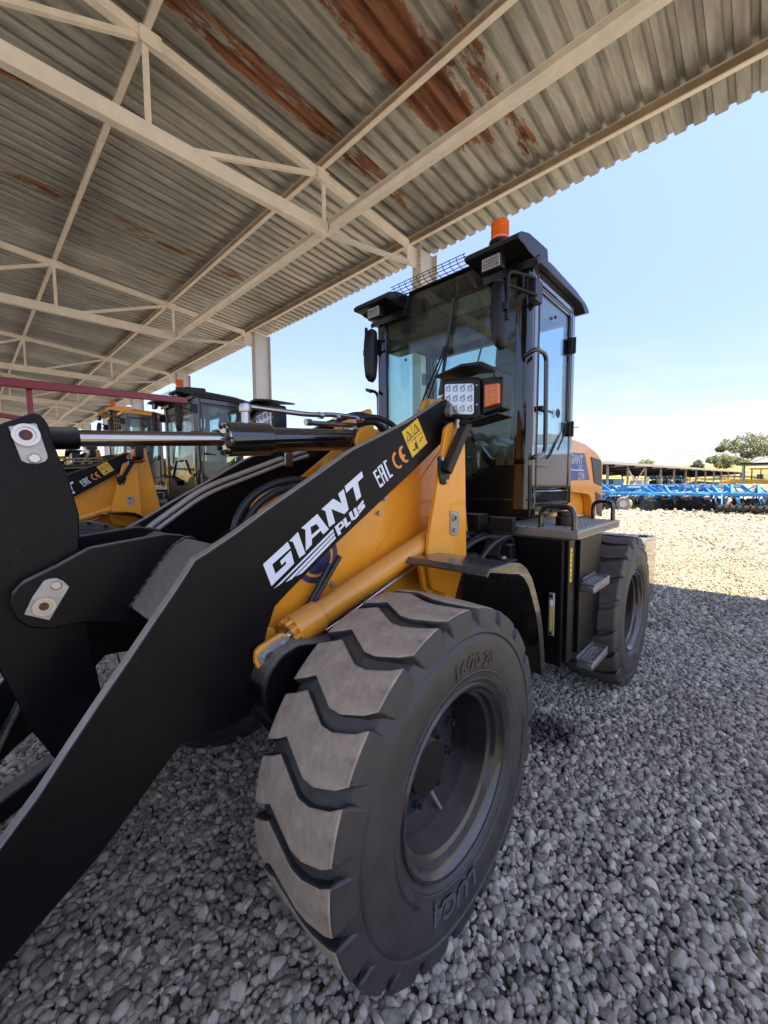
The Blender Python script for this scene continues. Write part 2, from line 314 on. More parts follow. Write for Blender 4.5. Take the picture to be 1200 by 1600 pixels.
def stone_mat():
    m = bpy.data.materials.new('crushed_stone'); m.use_nodes = True; n, l = m.node_tree.nodes, m.node_tree.links; b = n['Principled BSDF']
    b.inputs['Roughness'].default_value = 0.82; b.inputs['Specular IOR Level'].default_value = 0.35
    oi = n.new('ShaderNodeObjectInfo'); cr = n.new('ShaderNodeValToRGB'); e = cr.color_ramp.elements
    e[0].position = 0.0; e[0].color = (0.15, 0.14, 0.107, 1); e[1].position = 1.0; e[1].color = (0.68, 0.625, 0.475, 1)
    for p, c in ((0.3, (0.30, 0.278, 0.217)), (0.62, (0.425, 0.392, 0.302)), (0.88, (0.55, 0.505, 0.385)), (0.94, (0.42, 0.355, 0.28))):
        q = e.new(p); q.color = (*c, 1)
    l.new(oi.outputs['Random'], cr.inputs[0])
    g = n.new('ShaderNodeNewGeometry'); nz = n.new('ShaderNodeTexNoise'); nz.inputs['Scale'].default_value = 75; nz.inputs['Detail'].default_value = 6; nz.inputs['Roughness'].default_value = 0.7; l.new(g.outputs['Position'], nz.inputs['Vector'])
    mr = n.new('ShaderNodeMapRange'); mr.inputs[1].default_value = 0.3; mr.inputs[2].default_value = 0.7; mr.inputs[3].default_value = 0.72; mr.inputs[4].default_value = 1.22; l.new(nz.outputs['Fac'], mr.inputs[0])
    n2 = n.new('ShaderNodeTexNoise'); n2.inputs['Scale'].default_value = 0.9; n2.inputs['Detail'].default_value = 5; l.new(g.outputs['Position'], n2.inputs['Vector'])
    mr2 = n.new('ShaderNodeMapRange'); mr2.inputs[1].default_value = 0.3; mr2.inputs[2].default_value = 0.7; mr2.inputs[3].default_value = 0.82; mr2.inputs[4].default_value = 1.15; l.new(n2.outputs['Fac'], mr2.inputs[0])
    mu = n.new('ShaderNodeMath'); mu.operation = 'MULTIPLY'; l.new(mr.outputs[0], mu.inputs[0]); l.new(mr2.outputs[0], mu.inputs[1])
    # the oil spill beside the front wheel
    ds = n.new('ShaderNodeVectorMath'); ds.operation = 'DISTANCE'; l.new(g.outputs['Position'], ds.inputs[0]); ds.inputs[1].default_value = (-0.86, 2.27, 0.0)
    n3 = n.new('ShaderNodeTexNoise'); n3.inputs['Scale'].default_value = 9; l.new(g.outputs['Position'], n3.inputs['Vector'])
    ad = n.new('ShaderNodeMath'); ad.operation = 'MULTIPLY_ADD'; l.new(n3.outputs['Fac'], ad.inputs[0]); ad.inputs[1].default_value = 0.28; l.new(ds.outputs['Value'], ad.inputs[2])
    st = n.new('ShaderNodeMapRange'); st.inputs[1].default_value = 0.24; st.inputs[2].default_value = 0.36; st.inputs[3].default_value = 0.16; st.inputs[4].default_value = 1.0; l.new(ad.outputs[0], st.inputs[0])
    m3 = n.new('ShaderNodeMath'); m3.operation = 'MULTIPLY'; l.new(mu.outputs[0], m3.inputs[0]); l.new(st.outputs[0], m3.inputs[1])
    # earthy patches where the stone is tracked with soil
    n4 = n.new('ShaderNodeTexNoise'); n4.inputs['Scale'].default_value = 0.55; n4.inputs['Detail'].default_value = 7; n4.inputs['Roughness'].default_value = 0.65; l.new(g.outputs['Position'], n4.inputs['Vector'])
    e4 = n.new('ShaderNodeMapRange'); e4.inputs[1].default_value = 0.53; e4.inputs[2].default_value = 0.72; e4.inputs[4].default_value = 0.55; l.new(n4.outputs['Fac'], e4.inputs[0])
    em = n.new('ShaderNodeMix'); em.data_type = 'RGBA'; l.new(e4.outputs[0], em.inputs['Factor']); l.new(cr.outputs[0], em.inputs['A']); em.inputs['B'].default_value = (0.33, 0.265, 0.195, 1)
    sc = n.new('ShaderNodeVectorMath'); sc.operation = 'SCALE'; l.new(em.outputs['Result'], sc.inputs[0]); l.new(m3.outputs[0], sc.inputs['Scale']); l.new(sc.outputs[0], b.inputs['Base Color'])
    rg = n.new('ShaderNodeMapRange'); rg.inputs[1].default_value = 0.16; rg.inputs[2].default_value = 1; rg.inputs[3].default_value = 0.35; rg.inputs[4].default_value = 0.85; l.new(st.outputs[0], rg.inputs[0]); l.new(rg.outputs[0], b.inputs['Roughness'])
    bp = n.new('ShaderNodeBump'); bp.inputs['Strength'].default_value = 0.35; bp.inputs['Distance'].default_value = 0.004; l.new(nz.outputs['Fac'], bp.inputs['Height']); l.new(bp.outputs[0], b.inputs['Normal'])
    return m

def scatter_stones():
    pts, scl = [], []
    def field(d0, d1, sp, size, a0=-28, a1=118, layers=1):
        # polar-cut jittered grid round the spot the yard is seen from
        nx = int(2*d1/sp)
        gx, gy = np.meshgrid(np.arange(-d1, d1, sp), np.arange(-d1, d1, sp))
        for k in range(layers):
            x = gx.ravel()+rng.uniform(-.5, .5, gx.size)*sp; y = gy.ravel()+rng.uniform(-.5, .5, gx.size)*sp
            d = np.hypot(x, y); a = np.degrees(np.arctan2(-x+0.0*y, y))   # 0 = +Y, 90 = -X
            ok = (d >= d0) & (d < d1) & (a > a0) & (a < a1)
            x, y = x[ok], y[ok]; s = size*np.exp(rng.normal(0, 0.30, x.size))
            s = np.clip(s, size*0.45, size*2.1)
            z = rng.uniform(-0.016, 0.004, x.size)*size/0.02 - 0.006
            pts.append(np.stack([x, y, z], 1)); scl.append(s)
    field(0.25, 4.6, 0.0215, 0.0127, a0=-60, a1=150)
    field(0.25, 4.6, 0.0300, 0.0125, a0=-60, a1=150)
    field(0.25, 4.6, 0.15, 0.018, a0=-60, a1=150)
    field(4.6, 11, 0.0265, 0.0150, a0=-25, a1=110)
    field(11, 20, 0.050, 0.028, a0=-18, a1=100)
    field(20, 34, 0.12, 0.062, a0=-15, a1=95)
    p = np.concatenate(pts); s = np.concatenate(scl); n = len(p)
    me = bpy.data.meshes.new('gravel_stones'); me.vertices.add(n); me.vertices.foreach_set('co', p.astype(np.float32).ravel())
    a = me.attributes.new('scl', 'FLOAT_VECTOR', 'POINT')
    an = s[:, None]*np.stack([rng.uniform(0.85, 1.4, n), rng.uniform(0.75, 1.1, n), rng.uniform(0.55, 0.95, n)], 1); a.data.foreach_set('vector', an.astype(np.float32).ravel())
    r = me.attributes.new('rot', 'FLOAT_VECTOR', 'POINT')
    ro = np.stack([rng.normal(0, 0.45, n), rng.normal(0, 0.45, n), rng.uniform(0, 6.28, n)], 1); r.data.foreach_set('vector', ro.astype(np.float32).ravel())
    o = bpy.data.objects.new('gravel_stones', me); COL.objects.link(o); sm = stone_mat(); me.materials.append(sm)
    ng = bpy.data.node_groups.new('gravel', 'GeometryNodeTree'); ng.interface.new_socket('Geometry', in_out='INPUT', socket_type='NodeSocketGeometry'); ng.interface.new_socket('Geometry', in_out='OUTPUT', socket_type='NodeSocketGeometry')
    N, L = ng.nodes, ng.links; gi = N.new('NodeGroupInput'); go = N.new('NodeGroupOutput')
    join = N.new('GeometryNodeGeometryToInstance')
    pos = N.new('GeometryNodeInputPosition')
    for k in range(10):
        ico = N.new('GeometryNodeMeshIcoSphere'); ico.inputs['Radius'].default_value = 1.0; ico.inputs['Subdivisions'].default_value = 1 if k % 3 else 2
        off = N.new('ShaderNodeVectorMath'); off.operation = 'ADD'; off.inputs[1].default_value = (k*7.3, k*3.1, k*5.7); L.new(pos.outputs[0], off.inputs[0])
        nz = N.new('ShaderNodeTexWhiteNoise'); nz.noise_dimensions = '3D'; L.new(off.outputs[0], nz.inputs['Vector'])
        mb = N.new('ShaderNodeMath'); mb.operation = 'POWER'; L.new(nz.outputs['Value'], mb.inputs[0]); mb.inputs[1].default_value = 1.6
        mc = N.new('ShaderNodeMath'); mc.operation = 'MULTIPLY_ADD'; L.new(mb.outputs[0], mc.inputs[0]); mc.inputs[1].default_value = 0.62; mc.inputs[2].default_value = 0.80
        sc = N.new('ShaderNodeVectorMath'); sc.operation = 'SCALE'; L.new(pos.outputs[0], sc.inputs[0]); L.new(mc.outputs[0], sc.inputs['Scale'])
        sp = N.new('GeometryNodeSetPosition'); L.new(ico.outputs['Mesh'], sp.inputs['Geometry']); L.new(sc.outputs[0], sp.inputs['Position'])
        hull = N.new('GeometryNodeConvexHull'); L.new(sp.outputs[0], hull.inputs[0])
        sub_ = N.new('GeometryNodeSubdivisionSurface'); L.new(hull.outputs[0], sub_.inputs['Mesh']); sub_.inputs['Level'].default_value = 2
        sub_.inputs['Edge Crease'].default_value = 0.74
        ss = N.new('GeometryNodeSetShadeSmooth'); L.new(sub_.outputs[0], ss.inputs['Geometry'])
        mt = N.new('GeometryNodeSetMaterial'); mt.inputs['Material'].default_value = sm; L.new(ss.outputs[0], mt.inputs['Geometry'])
        L.new(mt.outputs[0], join.inputs[0])
    iop = N.new('GeometryNodeInstanceOnPoints'); L.new(gi.outputs[0], iop.inputs['Points']); L.new(join.outputs[0], iop.inputs['Instance']); iop.inputs['Pick Instance'].default_value = True
    rv = N.new('FunctionNodeRandomValue'); rv.data_type = 'INT'; rv.inputs['Min'].default_value = 0 if False else 0
    for q in rv.inputs:
        if q.type == 'INT' and q.name == 'Min': q.default_value = 0
        if q.type == 'INT' and q.name == 'Max': q.default_value = 9
    ro_ = [q for q in rv.outputs if q.type == 'INT'][0]; L.new(ro_, iop.inputs['Instance Index'])
    a1 = N.new('GeometryNodeInputNamedAttribute'); a1.data_type = 'FLOAT_VECTOR'; a1.inputs['Name'].default_value = 'scl'; L.new(a1.outputs[0], iop.inputs['Scale'])
    a2 = N.new('GeometryNodeInputNamedAttribute'); a2.data_type = 'FLOAT_VECTOR'; a2.inputs['Name'].default_value = 'rot'
    er = N.new('FunctionNodeEulerToRotation'); L.new(a2.outputs[0], er.inputs[0]); L.new(er.outputs[0], iop.inputs['Rotation'])
    L.new(iop.outputs[0], go.inputs[0])
    md = o.modifiers.new('gravel', 'NODES'); md.node_group = ng
    tag(o, 'grey crushed stone spread loosely over the yard', None, None, 'stuff'); print('stones', n)
    return o
scatter_stones()
bed = MB().add([(-20, -6, -0.022), (6, -6, -0.022), (6, 12, -0.022), (-20, 12, -0.022)], [(0, 1, 2, 3)])
tag(bed.build('gravel_bed', bed_mat()), kind='structure')

# ------------------------------------------------------------------ hill of dry grass beyond the yard
def hill():
    b = MB(); n = 160; k = 7; vs = []
    for i in range(n):
        a = R(-35 + 150*i/(n-1)); d0 = 105
        top = 9.5 + 1.6*math.sin(a*5+1)+0.9*math.sin(a*13)+rng.normal(0, .12) - 5.5*max(0, min(1, (math.degrees(a)*-1+52)/34))
        for j in range(k):
            t = j/(k-1); d = d0+45*t
            vs.append((-d*math.sin(a), d*math.cos(a), -0.6+(top+0.6)*t**1.15+rng.normal(0, .10)))
    fs = [(i*k+j, i*k+j+1, (i+1)*k+j+1, (i+1)*k+j) for i in range(n-1) for j in range(k-1)]
    b.add(vs, fs); m = mat('dry_grass', (0.36, 0.27, 0.085), 0.95, var=0.45, vscale=0.55, bump=0.6, bscale=1.3)
    return tag(b.build('dry_grass_hill', m, smooth=60), kind='structure')
hill()

# ------------------------------------------------------------------ open steel shed over the loaders
def roof_mat():
    m = bpy.data.materials.new('weathered_zinc_sheet'); m.use_nodes = True; n, l = m.node_tree.nodes, m.node_tree.links; b = n['Principled BSDF']
    g = n.new('ShaderNodeNewGeometry'); sp = n.new('ShaderNodeSeparateXYZ'); l.new(g.outputs['Position'], sp.inputs[0])
    # grime streaks that follow the ribs
    mp1 = n.new('ShaderNodeMapping'); mp1.inputs['Scale'].default_value = (5.0, 0.55, 5.0); l.new(g.outputs['Position'], mp1.inputs[0])
    n1 = n.new('ShaderNodeTexNoise'); n1.inputs['Scale'].default_value = 1.6; n1.inputs['Detail'].default_value = 9; n1.inputs['Roughness'].default_value = 0.68; l.new(mp1.outputs[0], n1.inputs['Vector'])
    c1 = n.new('ShaderNodeValToRGB'); e = c1.color_ramp.elements; e[0].position = 0.28; e[0].color = (0.17, 0.168, 0.155, 1); e[1].position = 0.72; e[1].color = (0.56, 0.565, 0.53, 1); q = e.new(0.5); q.color = (0.375, 0.375, 0.35, 1)
    l.new(n1.outputs['Fac'], c1.inputs[0])
    oi = n.new('ShaderNodeObjectInfo'); mo = n.new('ShaderNodeMapRange'); mo.inputs[3].default_value = 0.74; mo.inputs[4].default_value = 1.2; l.new(oi.outputs['Random'], mo.inputs[0])
    s1 = n.new('ShaderNodeVectorMath'); s1.operation = 'SCALE'; l.new(c1.outputs[0], s1.inputs[0]); l.new(mo.outputs[0], s1.inputs['Scale'])
    # rust: strong on a few strips, specks elsewhere
    mp2 = n.new('ShaderNodeMapping'); mp2.inputs['Scale'].default_value = (3.2, 0.9, 3.2); l.new(g.outputs['Position'], mp2.inputs[0])
    n2 = n.new('ShaderNodeTexNoise'); n2.inputs['Scale'].default_value = 1.5; n2.inputs['Detail'].default_value = 12; n2.inputs['Roughness'].default_value = 0.74; l.new(mp2.outputs[0], n2.inputs['Vector'])
    acc = None
    for (cx, hw, y0, y1, amt) in RUSTS:
        a = n.new('ShaderNodeMath'); a.operation = 'SUBTRACT'; l.new(sp.outputs['X'], a.inputs[0]); a.inputs[1].default_value = cx
        ab = n.new('ShaderNodeMath'); ab.operation = 'ABSOLUTE'; l.new(a.outputs[0], ab.inputs[0])
        w = n.new('ShaderNodeMapRange'); w.inputs[1].default_value = hw*1.25; w.inputs[2].default_value = hw*0.55; w.inputs[3].default_value = 0; w.inputs[4].default_value = amt; l.new(ab.outputs[0], w.inputs[0])
        y = n.new('ShaderNodeMath'); y.operation = 'SUBTRACT'; l.new(sp.outputs['Y'], y.inputs[0]); y.inputs[1].default_value = (y0+y1)/2
        yb = n.new('ShaderNodeMath'); yb.operation = 'ABSOLUTE'; l.new(y.outputs[0], yb.inputs[0])
        yw = n.new('ShaderNodeMapRange'); yw.inputs[1].default_value = (y1-y0)/2*1.15; yw.inputs[2].default_value = (y1-y0)/2*0.75; yw.inputs[3].default_value = 0; yw.inputs[4].default_value = 1; l.new(yb.outputs[0], yw.inputs[0])
        mu = n.new('ShaderNodeMath'); mu.operation = 'MULTIPLY'; l.new(w.outputs[0], mu.inputs[0]); l.new(yw.outputs[0], mu.inputs[1])
        if acc is None: acc = mu.outputs[0]
        else:
            mxx = n.new('ShaderNodeMath'); mxx.operation = 'MAXIMUM'; l.new(acc, mxx.inputs[0]); l.new(mu.outputs[0], mxx.inputs[1]); acc = mxx.outputs[0]
    ad = n.new('ShaderNodeMath'); ad.operation = 'ADD'; l.new(n2.outputs['Fac'], ad.inputs[0]); l.new(acc, ad.inputs[1])
    th = n.new('ShaderNodeMapRange'); th.inputs[1].default_value = 0.668; th.inputs[2].default_value = 0.728; l.new(ad.outputs[0], th.inputs[0])
    n3 = n.new('ShaderNodeTexNoise'); n3.inputs['Scale'].default_value = 2.2; n3.inputs['Detail'].default_value = 9; l.new(mp1.outputs[0], n3.inputs['Vector'])
    rc = n.new('ShaderNodeValToRGB'); rc.color_ramp.elements[0].position = 0.3; rc.color_ramp.elements[0].color = (0.11, 0.04, 0.02, 1); rc.color_ramp.elements[1].position = 0.7; rc.color_ramp.elements[1].color = (0.34, 0.145, 0.075, 1); l.new(n3.outputs['Fac'], rc.inputs[0])
    # pale flaking rim round the rust
    th2 = n.new('ShaderNodeMapRange'); th2.inputs[1].default_value = 0.62; th2.inputs[2].default_value = 0.68; l.new(ad.outputs[0], th2.inputs[0])
    mxa = n.new('ShaderNodeMix'); mxa.data_type = 'RGBA'; fm = n.new('ShaderNodeMath'); fm.operation = 'MULTIPLY'; l.new(th2.outputs[0], fm.inputs[0]); fm.inputs[1].default_value = 0.35
    l.new(fm.outputs[0], mxa.inputs['Factor']); l.new(s1.outputs[0], mxa.inputs['A']); mxa.inputs['B'].default_value = (0.42, 0.36, 0.27, 1)
    mxb = n.new('ShaderNodeMix'); mxb.data_type = 'RGBA'; l.new(th.outputs[0], mxb.inputs['Factor']); l.new(mxa.outputs['Result'], mxb.inputs['A']); l.new(rc.outputs[0], mxb.inputs['B'])
    l.new(mxb.outputs['Result'], b.inputs['Base Color'])
    rr = n.new('ShaderNodeMapRange'); rr.inputs[3].default_value = 0.42; rr.inputs[4].default_value = 0.9; l.new(th.outputs[0], rr.inputs[0]); l.new(rr.outputs[0], b.inputs['Roughness'])
    me = n.new('ShaderNodeMapRange'); me.inputs[3].default_value = 0.25; me.inputs[4].default_value = 0.0; l.new(th.outputs[0], me.inputs[0]); l.new(me.outputs[0], b.inputs['Metallic'])
    return m
RUSTS = [(-3.02, 0.34, -1.0, 5.2, 0.34), (-4.38, 0.17, 0.6, 5.4, 0.24), (-2.45, 0.16, 2.0, 5.8, 0.17), (-8.6, 0.2, -1, 5, 0.17), (-14.2, 0.3, -2, 6, 0.16), (-6.6, 0.14, -1, 1.2, 0.2)]
ROOF = roof_mat()
def zr(y): return 6.31-0.069*y
shed = empty('open_shed', (-18, 5.9, 0), 'long open steel shed with rusty corrugated roof above the loaders', 'shed')
ORG = Vector((-18, 5.9, 0))
def sheet():
    b = MB(); prof = []; t = 0.0
    for k in range(5):                                    # five trapezoid ribs, 0.2 m pitch, 1 m sheet
        prof += [(t+0.0, 0.0), (t+0.116, 0.0), (t+0.132, 0.045), (t+0.182, 0.045)]; t += 0.2
    prof += [(1.0, 0.0), (1.055, 0.0)]
    ys = [6.5, 4.8, 2.6, 0.4, -1.8, -4.0, -6.0, -8.0]; m = len(prof)
    vs = [(x, y, zr(y)+h+(0.002 if x > 1.02 else 0)) for y in ys for x, h in prof]; tk = 0.0035
    vs += [(x, y, z+tk) for x, y, z in vs]; N = len(ys)*m; fs = []
    for j in range(len(ys)-1):
        for i in range(m-1):
            a, b_, c, d = j*m+i, j*m+i+1, (j+1)*m+i+1, (j+1)*m+i
            fs += [(a, b_, c, d), (a+N, d+N, c+N, b_+N)]
    for j in (0, len(ys)-1):
        for i in range(m-1): fs.append((j*m+i, j*m+i+1, j*m+i+1+N, j*m+i+N))
    b.add(vs, fs)
    return b
sh0 = None
for i in range(47):
    x0 = 2.0-i*1.0
    if sh0 is None:
        sv = ORG.copy(); ORG = Vector((0, 5.9, 0)); sh0 = sheet().build('roof_sheet', ROOF, shed); ORG = sv
        o = sh0
    else:
        o = sh0.copy(); COL.objects.link(o)
    o.location = (x0+18, 0, random.uniform(0, .003)); o.rotation_euler = (random.uniform(-.0012, .0012), 0, random.uniform(-.0012, .0012))
XA, XB = -44.0, 3.0
def c_purlin(y, zt, name='purlin'):
    b = MB(); h, w, t = 0.155, 0.06, 0.005              # lipped channel, open towards the ridge side
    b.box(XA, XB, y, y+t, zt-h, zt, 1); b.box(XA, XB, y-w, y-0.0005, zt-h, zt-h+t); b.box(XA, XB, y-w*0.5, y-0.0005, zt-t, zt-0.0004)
    b.box(XA, XB, y-w, y-w+t, zt-h+t+.0004, zt-h+0.016)
    return b.build(name, [CREAM, SHADEWEB], shed)
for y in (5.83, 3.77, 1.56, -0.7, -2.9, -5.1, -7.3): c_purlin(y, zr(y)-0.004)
tb = MB(); y = 3.86
tb.box(XA, XB, y, y+.006, 5.055, 5.215); tb.box(XA, XB, y-.07, y-.0005, 5.055, 5.062); tb.box(XA, XB, y-.07, y-.0005, 5.208, 5.2145)
tb.build('tie_beam', CREAM, shed)
def truss(xt):
    zc = lambda y: 6.105-0.069*y
    t = MB().beam((xt, 5.67, zc(5.67)-.003), (xt, -7.9, zc(-7.9)-.003), 0.10, 0.10)
    top = t.build('truss', CREAM, shed, bevel=.006)
    b = MB().beam((xt, 3.84, 5.13), (xt, -7.4, 4.86), 0.10, 0.17); b.build('bottom_chord', CREAM, top, bevel=.006)
    MB().box(xt-.008, xt+.008, 5.672, 5.938, 5.372, 5.72).build('gusset_plate', CREAM, top)
    for (y0, z0, y1, z1, w) in ((3.80, 5.216, 3.80, 5.785, .045), (1.52, 5.07, 1.52, 5.945, .05), (1.82, 5.095, 3.62, 5.80, .055), (1.45, 5.95, -0.55, 5.02, .055),
                                (-0.75, 5.02, -2.75, 6.24, .055), (-0.66, 4.99, -0.66, 6.09, .05), (-2.9, 4.95, -2.9, 6.24, .05), (-2.95, 6.2, -4.9, 4.96, .055), (-5.1, 4.95, -5.1, 6.4, .05), (-5.15, 4.95, -7.2, 6.5, .055)):
        MB().beam((xt+.004, y0, z0), (xt+.004, y1, z1), w, w*.9, up=(1, 0, 0)).build('web_strut', CREAM, top)
    MB().beam((xt, 3.86, 5.10), (xt, 5.70, 5.40), .07, .055).build('end_brace', CREAM2, top)
    pl = MB(); pl.box(xt+.058, xt+.066, 3.66, 3.86, 5.74, 5.90); pl.box(xt+.058, xt+.066, 1.46, 1.66, 5.90, 6.05); pl.each('cleat', CREAM, top)
    c = MB(); c.box(xt-.1, xt+.1, 5.94, 5.955, -.05, 5.80); c.box(xt-.006, xt+.006, 5.9555, 6.4245, -.05, 5.78); c.box(xt-.1, xt+.1, 6.425, 6.44, -.05, 5.78)
    c.box(xt-.16, xt+.16, 5.88, 6.5, -.03, .012)
    col = c.build('column', CREAM2, shed)
    c2 = MB(); c2.box(xt-.1, xt+.1, -7.6, -7.41, -.05, 6.5); c2.build('column', CREAM2, shed, bevel=.006)
    bo = MB()
    for z in (5.42, 5.5, 5.58, 5.66): bo.cyl((xt+.055, 5.925, z), (xt+.055, 5.94, z), .014, 6)
    bo.each('bolt', ZINC, col)
for k in range(-1, 7): truss(-4.77-6*k)
# small conduit box on the ridge-side purlin
MB().box(-8.55, -6.75, 1.515, 1.545, 6.022, 6.045).build('conduit_cover', CREAM, shed)
ORG = Vector((0, 0, 0))

# ------------------------------------------------------------------ wheel loader
XC = -1.53
LO = empty('wheel_loader', (XC, 0.99, 0), 'orange wheel loader with black lettered boom, standing closest to the viewer', 'wheel loader', 'wheel loaders parked under the shed')
ORG = Vector((XC, 0.99, 0))
def mx_(x): return 2*XC-x                                # mirror across the machine's centre line
def sides(): return (1, -1)
def sx(x, s): return x if s > 0 else mx_(x)
def bx(x0, x1, *r, s=1):
    a, b = sorted((sx(x0, s), sx(x1, s))); return (a, b, *r)

# ---- wheels: carcass with rim and 20 separate tread lugs
AX_Z = 0.525
def lug_mesh(s):
    # outline over (x, angle): one zigzag groove edge to the next
    up = [(-.625, 0.0), (-.66, -2.6), (-.728, -5.2), (-.770, -5.2), (-.876, 0.6), (-.905, -1.2), (-.955, -3.6)]
    G = 4.2; PITCH = 18.0
    b = MB(); ro, ri, rs = .5375, .494, .545
    nA = 4; rows = []
    for (x, a) in up:
        lo, hi = a+G/2, a+PITCH-G/2
        rows.append([(x, lo+(hi-lo)*i/nA) for i in range(nA+1)])
    def pt(x, a, r): return (sx(x, s), -r*math.cos(R(a)), r*math.sin(R(a)))
    n, m = len(rows), nA+1; vt = []; vb = []
    for row in rows:
        for (x, a) in row:
            crown = ro-0.006*((x+.79)/.165)**2
            vt.append(pt(x, a, crown)); vb.append(pt(x, a, ri))
    fs = []; ms = []
    for i in range(n-1):
        for j in range(m-1): fs.append((i*m+j, i*m+j+1, (i+1)*m+j+1, (i+1)*m+j)); ms.append(0)
    T = n*m; vs = vt+vb
    for i in range(n-1):
        fs += [(i*m, (i+1)*m, (i+1)*m+T, i*m+T), (i*m+m-1, i*m+m-1+T, (i+1)*m+m-1+T, (i+1)*m+m-1)]; ms += [1, 1]
    # shoulder buttresses run down the side wall and taper out
    for (row_i, sg) in ((0, 1), (n-1, -1)):
        row = rows[row_i]; xb = row[0][0]
        base = len(vs); lo, hi = row[0][1], row[-1][1]; mid = (lo+hi)/2
        prof = [(xb, ro-0.006, 1.0), (xb+sg*.006, .512, 1.0), (xb+sg*.010, .478, .93), (xb+sg*.0125, .458, .84)]
        for (x, r, k) in prof:
            for j in range(m):
                a = mid+(row[j][1]-mid)*k; vs.append(pt(x, a, r))
        inn = len(vs)
        for (x, r, k) in prof:
            for j in (0, m-1):
                a = mid+(row[j][1]-mid)*k; vs.append(pt(x-sg*.014, a, min(r-.004, .50)))
        for q in range(3):
            for j in range(m-1): fs.append((base+q*m+j, base+q*m+j+1, base+(q+1)*m+j+1, base+(q+1)*m+j)); ms.append(1)
            fs.append((base+q*m, base+(q+1)*m, inn+(q+1)*2, inn+q*2)); ms.append(1)
            fs.append((base+q*m+m-1, inn+q*2+1, inn+(q+1)*2+1, base+(q+1)*m+m-1)); ms.append(1)
    for f, k in zip(fs, ms): b.add([vs[i] for i in f], [tuple(range(len(f)))], k)
    return b
def ring_text(txt, rad, a_mid, size, x, s, parent, name='raised_lettering', flip=False):
    vs, fs = text_mesh(txt, size, 0.0)
    b = MB(); out = []
    for (u, v, w) in vs:
        a = R(a_mid)+u/rad if not flip else R(a_mid)-u/rad
        r = rad+v if not flip else rad-v
        out.append((x, -r*math.cos(a), r*math.sin(a)))
    n = len(out); o2 = [(x-.006, y, z) for _, y, z in out]
    b.add(out, fs); return b
